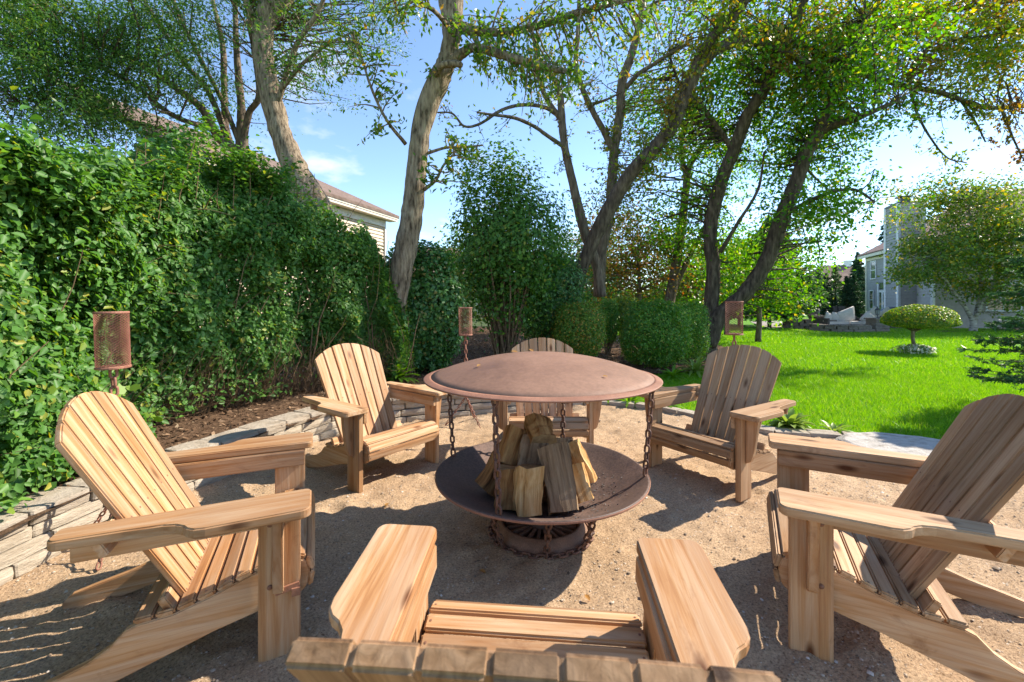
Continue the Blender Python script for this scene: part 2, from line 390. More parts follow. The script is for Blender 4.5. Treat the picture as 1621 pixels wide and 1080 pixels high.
M['shingle_red'] = mat_noise('reddish_shingle', [(0.3, (0.17, 0.105, 0.092)), (0.6, (0.25, 0.16, 0.142)), (0.8, (0.31, 0.21, 0.185))], 6, 8, 0.95, 0.6, 0.02, 22)
M['dark_metal'] = mat_plain('dark_metal', (0.045, 0.047, 0.05), 0.45, 0.5)
M['wicker'] = mat_plain('dark_wicker', (0.075, 0.068, 0.062), 0.8, 0.2)
M['cushion'] = mat_plain('grey_cushion', (0.50, 0.475, 0.44), 0.9, 0.1)
M['canvas'] = mat_plain('taupe_canvas', (0.25, 0.205, 0.17), 0.9, 0.1)
M['paving'] = mat_noise('patio_paving', [(0.3, (0.22, 0.18, 0.155)), (0.7, (0.36, 0.31, 0.27))], 9, 5, 0.9, 0.3)
M['patio_stone'] = mat_noise('patio_block', [(0.3, (0.115, 0.098, 0.08)), (0.55, (0.20, 0.172, 0.142)), (0.8, (0.29, 0.255, 0.215))], 7, 6, 0.9, 0.5, 0.01)
def mat_glass(name, col=(0.05, 0.065, 0.07)):
    m, nt, b, out = new_mat(name)
    b.inputs['Base Color'].default_value = (*col, 1)
    b.inputs['Roughness'].default_value = 0.06
    b.inputs['Specular IOR Level'].default_value = 0.8
    return m
M['glass'] = mat_glass('window_glass')
M['clear'] = mat_glass('lantern_glass', (0.25, 0.27, 0.28))

# ------------------------------------------------------------------ object helpers
def tag(o, label=None, cat=None, group=None, kind=None):
    if label: o['label'] = label
    if cat: o['category'] = cat
    if group: o['group'] = group
    if kind: o['kind'] = kind
    return o

def empty(name, loc, rz=0.0, label=None, cat=None, group=None):
    o = bpy.data.objects.new(name, None)
    o.empty_display_size = 0.1
    COL.objects.link(o)
    o.location = loc
    o.rotation_euler = (0, 0, rz)
    return tag(o, label, cat, group)

def link(name, me, parent=None, mat=None):
    if mat is not None and len(me.materials) == 0:
        me.materials.append(mat)
    o = bpy.data.objects.new(name, me)
    COL.objects.link(o)
    if parent is not None:
        o.parent = parent
    return o

def copy_tree(o, parent=None):
    c = o.copy(); COL.objects.link(c)
    if parent is not None:
        c.parent = parent
    for ch in list(o.children):
        copy_tree(ch, c)
    return c

class MB:
    """collects plain geometry for ONE mesh"""
    def __init__(self):
        self.v, self.f, self.mi = [], [], []
        self.n = 0
    def raw(self, v, f, mi=0):
        self.v.extend([tuple(p) for p in v])
        self.f.extend([tuple(i + self.n for i in q) for q in f])
        self.mi.extend([mi] * len(f))
        self.n += len(v)
    def box(self, c, s, R=None, mi=0):
        c = Vector(c)
        vs_ = []
        for dx in (-.5, .5):
            for dy in (-.5, .5):
                for dz in (-.5, .5):
                    p = Vector((dx * s[0], dy * s[1], dz * s[2]))
                    if R is not None:
                        p = R @ p
                    vs_.append(c + p)
        self.raw(vs_, [(0, 1, 3, 2), (4, 6, 7, 5), (0, 4, 5, 1), (2, 3, 7, 6), (0, 2, 6, 4), (1, 5, 7, 3)], mi)
    def tube(self, pts, rad, sides=6, closed=False, cap=True, jit=0.0, mi=0):
        pts = [Vector(p) for p in pts]
        n = len(pts)
        if not hasattr(rad, '__len__'):
            rad = [rad] * n
        vs_ = []
        up = None
        for i, p in enumerate(pts):
            a = pts[(i - 1) % n] if (closed or i > 0) else p
            b = pts[(i + 1) % n] if (closed or i < n - 1) else p
            t = (b - a)
            if t.length < 1e-9: t = Vector((0, 0, 1))
            t.normalize()
            if up is None:
                up = Vector((1, 0, 0)) if abs(t.x) < 0.8 else Vector((0, 1, 0))
            u = (up - t * up.dot(t))
            if u.length < 1e-5: u = t.orthogonal()
            u.normalize(); w = t.cross(u); up = u
            for k in range(sides):
                ang = 2 * math.pi * k / sides
                r = rad[i]
                if jit:
                    q = p + (u * math.cos(ang) + w * math.sin(ang)) * r
                    r *= 1 + jit * (mnoise.noise(q * (1.2 / max(r, 0.02)) * 0.7) + 0.6 * mnoise.noise(Vector((math.cos(ang) * 2.5, math.sin(ang) * 2.5, q.z * 0.8 + p.x))))
                vs_.append(p + (u * math.cos(ang) + w * math.sin(ang)) * r)
        fs = []
        m = n if closed else n - 1
        for i in range(m):
            j = (i + 1) % n
            for k in range(sides):
                l = (k + 1) % sides
                fs.append((i * sides + k, i * sides + l, j * sides + l, j * sides + k))
        if cap and not closed:
            fs.append(tuple(range(sides))[::-1])
            fs.append(tuple((n - 1) * sides + k for k in range(sides)))
        self.raw(vs_, fs, mi)
    def lathe(self, prof, seg=64, c=(0, 0, 0), mi=0, close=False):
        vs_, fs = [], []
        c = Vector(c)
        n = len(prof)
        for k in range(seg):
            a = 2 * math.pi * k / seg
            for (r, z) in prof:
                vs_.append(c + Vector((r * math.cos(a), r * math.sin(a), z)))
        for k in range(seg):
            l = (k + 1) % seg
            for i in range(n if close else n - 1):
                j = (i + 1) % n
                fs.append((k * n + i, l * n + i, l * n + j, k * n + j))
        self.raw(vs_, fs, mi)
    def mesh(self, name, mats, smooth=False):
        me = bpy.data.meshes.new(name)
        me.from_pydata([tuple(p) for p in self.v], [], self.f)
        for m in (mats if isinstance(mats, (list, tuple)) else [mats]):
            me.materials.append(m)
        if any(self.mi):
            me.polygons.foreach_set('material_index', self.mi)
        if smooth:
            me.polygons.foreach_set('use_smooth', [True] * len(me.polygons))
        me.update()
        return me
    def build(self, name, mats, parent=None, smooth=False):
        return link(name, self.mesh(name, mats, smooth), parent)

def np_mesh(name, verts, faces, mat, smooth=False):
    """fast mesh of equal-sided faces"""
    me = bpy.data.meshes.new(name)
    nv, nf, k = len(verts), len(faces), faces.shape[1]
    me.vertices.add(nv); me.vertices.foreach_set('co', np.ascontiguousarray(verts, dtype=np.float32).ravel())
    me.loops.add(nf * k); me.loops.foreach_set('vertex_index', np.ascontiguousarray(faces, dtype=np.int32).ravel())
    me.polygons.add(nf)
    me.polygons.foreach_set('loop_start', np.arange(0, nf * k, k, dtype=np.int32))
    me.update(calc_edges=True)
    me.materials.append(mat)
    if smooth:
        me.polygons.foreach_set('use_smooth', np.ones(nf, dtype=bool))
    me.validate()
    return me

def outline_mesh(name, pts, thick, mat, bevel=0.005, seg=2):
    """2-D outline (x,y) extruded along z, edges rounded; centred in thickness"""
    bm = bmesh.new()
    vs_ = [bm.verts.new((x, y, -thick / 2)) for x, y in pts]
    f = bm.faces.new(vs_)
    r = bmesh.ops.extrude_face_region(bm, geom=[f])
    for e in r['geom']:
        if isinstance(e, bmesh.types.BMVert):
            e.co.z = thick / 2
    bmesh.ops.recalc_face_normals(bm, faces=bm.faces)
    if bevel:
        es = [e for e in bm.edges if len(e.link_faces) == 2 and e.calc_face_angle(0) > 0.5]
        bmesh.ops.bevel(bm, geom=es, offset=bevel, segments=seg, affect='EDGES', clamp_overlap=True)
    me = bpy.data.meshes.new(name)
    bm.to_mesh(me); bm.free()
    me.materials.append(mat)
    return me

def basis(x, y, z, loc):
    return Matrix(((x[0], y[0], z[0], loc[0]), (x[1], y[1], z[1], loc[1]), (x[2], y[2], z[2], loc[2]), (0, 0, 0, 1)))

def plank(parent, name, p0, p1, wdir, width, thick, mat, bevel=0.005, seg=2, me=None):
    """board from p0 to p1; local Y along the grain, local X across"""
    p0, p1 = Vector(p0), Vector(p1)
    L = (p1 - p0).length
    y = (p1 - p0).normalized()
    x = Vector(wdir); x = (x - y * x.dot(y)).normalized()
    z = x.cross(y)
    if me is None:
        me = outline_mesh(name, [(-width / 2, -L / 2), (width / 2, -L / 2), (width / 2, L / 2), (-width / 2, L / 2)], thick, mat, bevel, seg)
    o = link(name, me, parent)
    o.matrix_local = basis(x, y, z, (p0 + p1) / 2)
    return o

# ------------------------------------------------------------------ leaves and trees
def unit(a):
    return a / np.maximum(np.linalg.norm(a, axis=1, keepdims=True), 1e-9)

def leaf_arrays(c, L, W, nrm, dirs, ovate=False, fold=0.12, droop=0.1):
    n = len(c)
    nrm = unit(nrm)
    dirs = unit(dirs - nrm * (dirs * nrm).sum(1, keepdims=True))
    side = np.cross(dirs, nrm)
    L = np.broadcast_to(np.asarray(L, float), (n,))[:, None]
    W = np.broadcast_to(np.asarray(W, float), (n,))[:, None]
    b = c - dirs * L * 0.5
    tip = c + dirs * L * 0.5 - nrm * L * droop
    if ovate:
        m1 = b + dirs * L * 0.33; m2 = b + dirs * L * 0.70
        up = nrm * W * fold
        r1 = m1 + side * W * 0.5 + up; l1 = m1 - side * W * 0.5 + up
        r2 = m2 + side * W * 0.34 + up - nrm * L * droop * 0.4; l2 = m2 - side * W * 0.34 + up - nrm * L * droop * 0.4
        V = np.stack([b, r1, r2, tip, l2, l1], 1).reshape(-1, 3)
        i = (np.arange(n) * 6)[:, None]
        F = np.concatenate([i + np.array([[0, 1, 2, 3]]), i + np.array([[0, 3, 4, 5]])], 0)
        return V, F
    mid = b + dirs * L * 0.45 + nrm * W * fold
    r = mid + side * W * 0.5; l = mid - side * W * 0.5
    V = np.stack([b, r, tip, l], 1).reshape(-1, 3)
    i = (np.arange(n) * 4)[:, None]
    F = i + np.array([[0, 1, 2, 3]])
    return V, F

def rand_dirs(n):
    return unit(RNG.normal(size=(n, 3)))

def catmull(ctrl, per=6):
    """ctrl: list of 4-vectors (x,y,z,r)"""
    P = [np.array(p, float) for p in ctrl]
    if len(P) < 3:
        return [P[0] + (P[1] - P[0]) * t for t in np.linspace(0, 1, per + 1)]
    P = [2 * P[0] - P[1]] + P + [2 * P[-1] - P[-2]]
    out = []
    for i in range(1, len(P) - 2):
        for k in range(per):
            t = k / per
            a, b, c, d = P[i - 1], P[i], P[i + 1], P[i + 2]
            out.append(0.5 * ((2 * b) + (-a + c) * t + (2 * a - 5 * b + 4 * c - d) * t * t + (-a + 3 * b - 3 * c + d) * t ** 3))
    out.append(P[-2])
    return out

def limb_px(pts, k=0.88):
    """pts: (px, py, Y, r_px) -> world ctrl with radius in metres"""
    out = []
    for px, py, Y, r in pts:
        p = at(px, py, Y)
        out.append((p.x, p.y, p.z, k * r / FPX * Y))
    return out

def make_tree(name, label, cat, limbs, sprays=(), clumps=(), bark='bark', leaf='leaf_ash', leafsize=0.08, leafw=0.5, group=None, base=None,
              sides=9, ovate=False, up_bias=0.5, jit=0.15, twig_mat=None):
    """limbs: world control polylines (x,y,z,r), the first is the trunk.  sprays: (limb, t0, t1, n, length, droop, leaves) side shoots with leaves.
    clumps: (center, radii(3), n, leaves, clump_r) leafy twig ends, each joined to the nearest limb by a thin branch."""
    if base is None:
        base = Vector(limbs[0][0][:3])
    root = empty(name, base, 0, label, cat, group)
    B = np.array(base)
    tr, br, tw = MB(), MB(), MB()
    paths = []
    for li, l in enumerate(limbs):
        path = catmull(l, 7)
        path = [np.concatenate([p[:3] - B, p[3:]]) for p in path]
        paths.append(path)
        mb = tr if li == 0 else br
        mb.tube([p[:3] for p in path], [max(p[3], 0.004) for p in path], sides if path[0][3] > 0.05 else 6, jit=jit)
    allp = np.array([p for path in paths for p in path])
    cen, dr = [], []
    for (li, t0, t1, n, ln, droop, leaves) in sprays:
        path = paths[li]
        for k in range(n):
            t = random.uniform(t0, t1) * (len(path) - 1)
            i = min(int(t), len(path) - 2)
            p = path[i][:3] + (path[i + 1][:3] - path[i][:3]) * (t - i)
            tan = path[i + 1][:3] - path[i][:3]; tan = tan / (np.linalg.norm(tan) + 1e-9)
            d = RNG.normal(size=3); d -= tan * d.dot(tan) * 0.8; d /= np.linalg.norm(d)
            d = d + tan * 0.5; d /= np.linalg.norm(d)
            length = ln * random.uniform(0.5, 1.2)
            pts = [p]; q = p.copy(); dd = d.copy()
            ns = 5
            for s in range(ns):
                dd = dd + np.array([0, 0, -droop * 0.3]) + RNG.normal(size=3) * 0.22; dd /= np.linalg.norm(dd)
                q = q + dd * length / ns
                pts.append(q.copy())
            tw.tube(pts, [0.012 * (1 - s / (ns + 1.5)) * min(1.5, 0.5 + length) for s in range(ns + 1)], 4, cap=False)
            # leaf positions along the shoot and on side twigs
            P = np.array(pts)
            tt = RNG.uniform(0.2, 1.0, leaves) * ns
            ii = np.minimum(tt.astype(int), ns - 1)
            pos = P[ii] + (P[ii + 1] - P[ii]) * (tt - ii)[:, None]
            pos = pos + RNG.normal(size=(leaves, 3)) * length * 0.13
            cen.append(pos)
            ld = (P[ii + 1] - P[ii]); ld = unit(ld) * 0.6 + RNG.normal(size=(leaves, 3)) * 0.6 + np.array([0, 0, -droop])
            dr.append(ld)
    for (c, rad, n, leaves, cr) in clumps:
        c = np.array(c) - B
        for k in range(n):
            q = c + np.clip(RNG.normal(size=3), -1.9, 1.9) * np.array(rad) * 0.60
            dist = np.linalg.norm(allp[:, :3] - q, axis=1) + np.maximum(0, allp[:, 2] - q[2]) * 0.6
            a = allp[dist.argmin()]
            L = np.linalg.norm(q - a[:3])
            mid = (a[:3] + q) / 2 + RNG.normal(size=3) * L * 0.10 + np.array([0, 0, 0.08 * L])
            r0 = min(a[3] * 0.6, 0.006 + 0.010 * L)
            m1 = a[:3] * 0.56 + mid * 0.44 + RNG.normal(size=3) * L * 0.03
            m2 = q * 0.45 + mid * 0.55 + RNG.normal(size=3) * L * 0.03
            tw.tube([a[:3], m1, mid, m2, q], [r0, r0 * 0.8, r0 * 0.62, r0 * 0.45, 0.003], 4, cap=False)
            pos = q + RNG.normal(size=(leaves, 3)) * cr * np.array([1, 1, 0.72])
            cen.append(pos)
            dr.append((pos - q) / cr * 0.6 + RNG.normal(size=(leaves, 3)) * 0.7 + np.array([0, 0, -0.5]))
    bm_ = M[bark]
    tr.build('trunk', bm_, root, True)
    if br.n: br.build('limb', bm_, root, True)
    if tw.n:
        o = tw.build('twigs', M[twig_mat] if twig_mat else bm_, root, True); o['kind'] = 'stuff'
    if cen:
        cen = np.concatenate(cen); dr = np.concatenate(dr)
        n = len(cen)
        nr = rand_dirs(n) + np.array([0, 0, up_bias])
        s = leafsize * RNG.uniform(0.6, 1.25, n)
        V, F = leaf_arrays(cen, s, s * leafw, nr, dr, ovate)
        o = link('crown', np_mesh('crown', V, F, M[leaf]), root); o['kind'] = 'stuff'
    return root

def lump(p, f, seed=0.0):
    """cheap smooth 3-D lumpiness for arrays"""
    x, y, z = p[:, 0] * f + seed, p[:, 1] * f + seed * 1.7, p[:, 2] * f + seed * 0.6
    return (np.sin(x * 1.7 + 1.3 * np.sin(y * 1.1 + z)) + np.sin(y * 2.1 + 1.1 * np.sin(z * 1.3 + x)) + np.sin(z * 1.9 + 1.2 * np.sin(x * 1.2 - y))) / 3

def make_shrub(name, label, cat, c, r, n, mat, leafsize=0.04, leafw=0.6, group=None, power=2.6, depth=0.10, lumps=0.10, lf=3.0, bottom=0.0, stems=14,
               ovate=False, low_gap=0.0, fuzz=0.03, thing_base=None, core=True):
    """a leafy body (superellipsoid) of centre c, radii r, standing on stems"""
    c = np.array(c, float); r = np.array(r, float)
    base = np.array([c[0], c[1], bottom]) if thing_base is None else np.array(thing_base)
    root = empty(name, tuple(base), 0, label, cat, group)
    d = rand_dirs(n)
    k = (np.abs(d) ** power).sum(1) ** (-1 / power)
    surf = d * k[:, None]
    lm = lump(surf * r + c, lf, c[0] * 3.1) * lumps + lump(surf * r + c, lf * 2.7, c[1]) * lumps * 0.5
    dep = RNG.exponential(depth, n)
    scale = 1 + lm / r.mean() - dep / r.mean() + RNG.normal(size=n) * fuzz / r.mean()
    pos = surf * r * np.clip(scale, 0.15, 2)[:, None] + c
    if low_gap:
        h = (pos[:, 2] - (c[2] - r[2])) / (2 * r[2])
        keep = RNG.random(n) < np.clip(h / low_gap, 0.06, 1)
        pos, d = pos[keep], d[keep]
    pos = pos[pos[:, 2] > bottom + 0.01]
    d = unit((pos - c) / r)
    m = len(pos)
    nr = d * 0.9 + rand_dirs(m) * 0.75 + np.array([0, 0, 0.35])
    dr = rand_dirs(m) + np.array([0, 0, -0.45]) + d * 0.3
    s = leafsize * RNG.uniform(0.6, 1.3, m)
    V, F = leaf_arrays(pos - base, s, s * leafw, nr, dr, ovate)
    o = link('foliage', np_mesh('foliage', V, F, M[mat]), root); o['kind'] = 'stuff'
    mb = MB()
    for k in range(stems):
        a = random.uniform(0, 6.28); rr = random.uniform(0.05, 0.35)
        p0 = Vector((math.cos(a) * rr * r[0] * 0.6, math.sin(a) * rr * r[1] * 0.6, bottom - base[2] - 0.02))
        dv = rand_dirs(1)[0]; dv[2] = abs(dv[2]) * 0.9
        p1 = Vector(tuple(c - base + dv * r * 0.82))
        mid = (p0 + p1) / 2 + Vector(tuple(RNG.normal(size=3) * 0.08)) + Vector((0, 0, 0.12))
        mb.tube([p0, p0.lerp(mid, .5) + Vector(tuple(RNG.normal(size=3) * .03)), mid, mid.lerp(p1, .5) + Vector(tuple(RNG.normal(size=3) * .03)), p1], [0.018, 0.015, 0.012, 0.008, 0.003], 5, cap=False)
    o = mb.build('stems', M['twig'], root, True); o['kind'] = 'stuff'
    return root

def make_conifer(name, label, cat, base, height, radius, mat, n_branch=90, per=60, leaf=0.12, leafw=0.22, droop=0.25, group=None, soft=0.0, bark='bark_mid', z0=0.06, power=0.85):
    base = Vector(base)
    root = empty(name, base, 0, label, cat, group)
    tr = MB(); tr.tube([(0, 0, -0.05), (0.02, 0, height * 0.5), (0, 0.01, height * 0.98)], [height * 0.018, height * 0.011, 0.01], 8)
    tr.build('trunk', M[bark], root, True)
    br = MB(); cen, dr = [], []
    for k in range(n_branch):
        t = z0 + (1 - z0) * (k + random.random()) / n_branch
        z = t * height
        L = radius * (1 - t) ** power * random.uniform(0.72, 1.12) + 0.05
        a = k * 2.39996 + random.uniform(-.3, .3)
        p0 = np.array([0, 0, z]); d = np.array([math.cos(a), math.sin(a), 0.25 - droop * 0.4])
        pts = [p0]
        for s in range(4):
            d = d + np.array([0, 0, -droop * 0.22 + 0.10 * soft]); d /= np.linalg.norm(d)
            pts.append(pts[-1] + d * L / 4)
        br.tube(pts, [0.012 * height / 4 * (1 - s / 5) for s in range(5)], 4, cap=False)
        P = np.array(pts); m = max(6, int(per * (0.25 + L / radius)))
        tt = RNG.uniform(0.12, 1.0, m) * 4; ii = np.minimum(tt.astype(int), 3)
        pos = P[ii] + (P[ii + 1] - P[ii]) * (tt - ii)[:, None]
        side = np.array([-math.sin(a), math.cos(a), 0])
        off = RNG.normal(size=m) * L * 0.17 * (1.15 - tt / 4)
        pos = pos + side * off[:, None] + RNG.normal(size=(m, 3)) * np.array([0.03, 0.03, 0.05]) * (height / 4) + np.array([0, 0, -0.12]) * np.abs(off)[:, None]
        cen.append(pos)
        dr.append(unit(P[ii + 1] - P[ii]) * 0.8 + side * np.sign(off)[:, None] * 0.6 + RNG.normal(size=(m, 3)) * 0.35 + np.array([0, 0, -droop * 0.6]))
    o = br.build('branches', M[bark], root, True); o['kind'] = 'stuff'
    cen = np.concatenate(cen); dr = np.concatenate(dr); n = len(cen)
    s = leaf * RNG.uniform(0.6, 1.3, n)
    V, F = leaf_arrays(cen, s, s * leafw, rand_dirs(n) + np.array([0, 0, 0.8]), dr, False, 0.2, 0.15)
    o = link('foliage', np_mesh('foliage', V, F, M[mat]), root); o['kind'] = 'stuff'
    return root

# ------------------------------------------------------------------ the ground
BND = [(-2.75, -1.6), (-2.62, 0.6), (-2.50, 2.0), (-2.44, 2.6), (-2.27, 3.35), (-1.87, 4.45), (-1.40, 4.92), (-0.90, 5.18), (-0.16, 5.45),
       (0.5, 5.72), (1.2, 5.88), (1.9, 5.55), (2.66, 4.6), (3.3, 4.40), (3.9, 4.05), (4.6, 3.3), (5.0, 2.0), (5.0, -1.6)]
def smooth_path(pts, step=0.05):
    c = catmull([(x, y, 0, 0) for x, y in pts], 24)
    P = np.array([p[:2] for p in c])
    d = np.concatenate([[0], np.cumsum(np.linalg.norm(np.diff(P, axis=0), axis=1))])
    s = np.arange(0, d[-1], step)
    return np.stack([np.interp(s, d, P[:, 0]), np.interp(s, d, P[:, 1])], 1)
BP = smooth_path(BND)
def inside(x, y, poly):
    r = np.zeros(x.shape, bool)
    n = len(poly); j = n - 1
    for i in range(n):
        xi, yi = poly[i]; xj, yj = poly[j]
        if yi != yj:
            c = ((yi > y) != (yj > y)) & (x < (xj - xi) * (y - yi) / (yj - yi) + xi)
            r ^= c
        j = i
    return r
def sstep(a, b, x):
    t = np.clip((x - a) / (b - a), 0, 1)
    return t * t * (3 - 2 * t)
def fnoise(x, y, f, seed=0):
    p = np.stack([x, y, np.full_like(x, seed)], 1)
    return lump(p, f, seed)
FOOT = [(random.uniform(-2.2, 4.2), random.uniform(0.9, 5.4), random.uniform(.05, .11), random.uniform(.006, .016)) for _ in range(150)]
def sand_z(x, y):
    z = 0.014 * fnoise(x, y, 3.1, 1.3) + 0.010 * fnoise(x, y, 8.7, 4.1) + 0.009 * fnoise(x, y, 21, 2.2)
    for fx, fy, fr, fd in FOOT:
        q = ((x - fx) ** 2 + (y - fy) ** 2) / fr ** 2
        z = z - fd * np.exp(-q) + fd * 0.45 * np.exp(-(np.sqrt(q) - 1.5) ** 2 * 4)
    z = z + 0.006 * fnoise(x, y, 47, 6.2) + 0.0045 * fnoise(x, y, 83, 3.7)
    return z
def bed_z(x, y):
    w = 1 - sstep(-0.35, 1.5, x)
    z = 0.258 * w + 0.012 + 0.10 * sstep(5.5, 9, y) * sstep(-4, -1, -np.abs(x))
    return z + 0.02 * fnoise(x, y, 2.3, 7.7) + 0.01 * fnoise(x, y, 7.1, 3.3)

def sheet(name, x0, x1, y0, y1, step, zf, keep, mat, kind='structure'):
    xs = np.arange(x0, x1 + step, step); ys = np.arange(y0, y1 + step, step)
    X, Y = np.meshgrid(xs, ys)
    x, y = X.ravel(), Y.ravel()
    z = zf(x, y)
    nx, ny = len(xs), len(ys)
    i, j = np.meshgrid(np.arange(nx - 1), np.arange(ny - 1))
    a = (j * nx + i).ravel()
    F = np.stack([a, a + 1, a + nx + 1, a + nx], 1)
    cx, cy = x[F].mean(1), y[F].mean(1)
    F = F[keep(cx, cy)]
    used = np.unique(F); mp = np.zeros(len(x), int); mp[used] = np.arange(len(used))
    V = np.stack([x, y, z], 1)[used]
    o = link(name, np_mesh(name, V, mp[F], mat, True))
    return tag(o, kind=kind)

SAND_POLY = [tuple(p) for p in BP]
BIG_POLY = SAND_POLY
g = MB(); g.raw([(-400, -60, -0.035), (400, -60, -0.035), (400, 600, -0.035), (-400, 600, -0.035)], [(0, 1, 2, 3)])
tag(g.build('lawn', M['lawn']), kind='structure')
def near_sand(x, y):
    # a hand's breadth under the wall and the edging, so no gap shows
    return inside(x, y, SAND_POLY) | inside(x * 0.965 + 0.02, (y - 2.5) * 0.965 + 2.5, SAND_POLY)
sheet('sand_ground', -2.9, 5.2, -1.6, 6.2, 0.028, sand_z, near_sand, M['sand'])

MULCH = [(-14, -1.6), (-2.75, -1.6)] + [tuple(p) for p in BP if p[0] < 0.55] + [(0.75, 6.2), (1.3, 7.3), (2.0, 8.25), (3.5, 8.6), (4.6, 9.6), (6.0, 11.4), (6.6, 13.5), (7.5, 19), (-14, 19)]
sheet('mulch_bed', -13.9, 7.6, -1.6, 19, 0.11, bed_z, lambda x, y: inside(x, y, MULCH), M['mulch'])
def scatter_quads(name, n, xr, yr, inside_f, zf, size, mat, tilt=0.5, lift=0.006, asp=0.45):
    x = RNG.uniform(*xr, n); y = RNG.uniform(*yr, n)
    k = inside_f(x, y); x, y = x[k], y[k]
    c = np.stack([x, y, zf(x, y) + lift], 1)
    m = len(c)
    s = size * RNG.uniform(0.4, 1.5, m)
    V, F = leaf_arrays(c, s, s * asp, np.array([0, 0, 1.0]) + RNG.normal(size=(m, 3)) * tilt, rand_dirs(m), False, 0.1, 0.0)
    o = link(name, np_mesh(name, V, F, mat)); tag(o, kind='stuff')
    return o
scatter_quads('mulch_chips', 42000, (-4.5, 6), (1, 12), lambda x, y: inside(x, y, MULCH), bed_z, 0.045, M['chip'], 0.4, 0.012)
# sand grit: small stones lying on the sand
def grit(name, n, size, seed):
    x = RNG.uniform(-2.5, 4.6, n); y = RNG.uniform(1.0, 5.8, n)
    keep = inside(x, y, SAND_POLY) & (RNG.random(n) < np.clip(3.2 / np.maximum(y, 1), 0.3, 1))
    x, y = x[keep], y[keep]; m = len(x)
    s = size * RNG.lognormal(0, 0.45, m)
    c = np.stack([x, y, sand_z(x, y) + s * 0.15], 1)
    o6 = np.array([[1, 0, 0], [0, 1, 0], [-1, 0, 0], [0, -1, 0], [0, 0, 0.7], [0, 0, -0.7]], float)
    V = c[:, None, :] + o6[None] * s[:, None, None] * RNG.uniform(0.6, 1.2, (m, 6, 1))
    a = RNG.uniform(0, 6.28, m)
    F0 = np.array([[0, 1, 4], [1, 2, 4], [2, 3, 4], [3, 0, 4]])
    F = (np.arange(m) * 6)[:, None, None] + F0[None]
    o = link(name, np_mesh(name, V.reshape(-1, 3), F.reshape(-1, 3), M['pebble'])); tag(o, kind='stuff')
grit('sand_grit', 55000, 0.0036, 1)

# grass blades on the lawn that can be made out
def grass(n, xr, yr, h, w, prob=None):
    x = RNG.uniform(*xr, n); y = RNG.uniform(*yr, n)
    k = ~inside(x, y, MULCH) & ~near_sand(x, y)
    if prob is not None: k &= RNG.random(n) < prob(x, y)
    x, y = x[k], y[k]; m = len(x)
    hh = h * RNG.uniform(0.55, 1.25, m)
    a = RNG.uniform(0, 6.28, m); ww = w * RNG.uniform(0.7, 1.3, m)
    lean = RNG.normal(size=(m, 2)) * 0.45
    b = np.stack([x, y, np.full(m, -0.035)], 1)
    sd = np.stack([np.cos(a), np.sin(a), np.zeros(m)], 1) * ww[:, None] * 0.5
    tip = b + np.stack([lean[:, 0] * hh, lean[:, 1] * hh, hh], 1)
    V = np.stack([b - sd, b + sd, tip], 1).reshape(-1, 3)
    F = (np.arange(m) * 3)[:, None] + np.array([[0, 1, 2]])
    return V, F
parts = [grass(150000, (0.4, 9.5), (4.0, 8.5), 0.062, 0.007), grass(120000, (3.0, 16), (8.5, 15), 0.07, 0.013), grass(80000, (4.5, 26), (15, 24), 0.075, 0.028)]
off = 0; VV, FF = [], []
for V, F in parts:
    VV.append(V); FF.append(F + off); off += len(V)
tag(link('grass', np_mesh('grass', np.concatenate(VV), np.concatenate(FF), M['grass'])), kind='stuff')

# ------------------------------------------------------------------ retaining wall and edging
def stone_variants(n, mat, rough=0.05, bevel=0.09, name='stone'):
    out = []
    for k in range(n):
        bm = bmesh.new()
        bmesh.ops.create_cube(bm, size=1.0)
        bmesh.ops.subdivide_edges(bm, edges=bm.edges[:], cuts=1, use_grid_fill=True)
        for v in bm.verts:
            q = v.co.copy()
            nn = (abs(q.x) > .49) + (abs(q.y) > .49) + (abs(q.z) > .49)
            kx, kk = (1.0, 1.0, 0.992, 0.98)[nn], (1.0, 1.0, 0.96, 0.90)[nn]
            v.co.x *= kx; v.co.y *= kk; v.co.z *= kk
            v.co += Vector((random.uniform(-1, 1), random.uniform(-1, 1), random.uniform(-1, 1))) * rough
        bmesh.ops.bevel(bm, geom=[e for e in bm.edges if len(e.link_faces) == 2 and e.calc_face_angle(0) > 0.7], offset=0.03, segments=1, affect='EDGES')
        me = bpy.data.meshes.new(name)
        bm.to_mesh(me); bm.free()
        me.materials.append(mat)
        out.append(me)
    return out
st_wall = stone_variants(7, M['stone'], 0.014)
st_cap = stone_variants(6, M['stone_cap'], 0.014)
def path_tools(P):
    d = np.concatenate([[0], np.cumsum(np.linalg.norm(np.diff(P, axis=0), axis=1))])
    def ev(s):
        p = np.array([np.interp(s, d, P[:, 0]), np.interp(s, d, P[:, 1])])
        q = np.array([np.interp(s + .02, d, P[:, 0]), np.interp(s + .02, d, P[:, 1])]) - np.array([np.interp(s - .02, d, P[:, 0]), np.interp(s - .02, d, P[:, 1])])
        return p, math.atan2(q[1], q[0])
    return d, ev
d_all, ev_all = path_tools(BP)
S0 = d_all[np.argmin(np.abs(BP[:, 1] - 0.9) + (BP[:, 0] > 0) * 100)]
S1 = d_all[np.argmin(np.linalg.norm(BP - np.array([0.45, 5.70]), axis=1))]
wall = empty('retaining_wall', tuple(ev_all(S0)[0]) + (0,), 0, 'low curved retaining wall of pale stacked stones holding back the mulch bed', 'wall')
wb = Vector(wall.location)
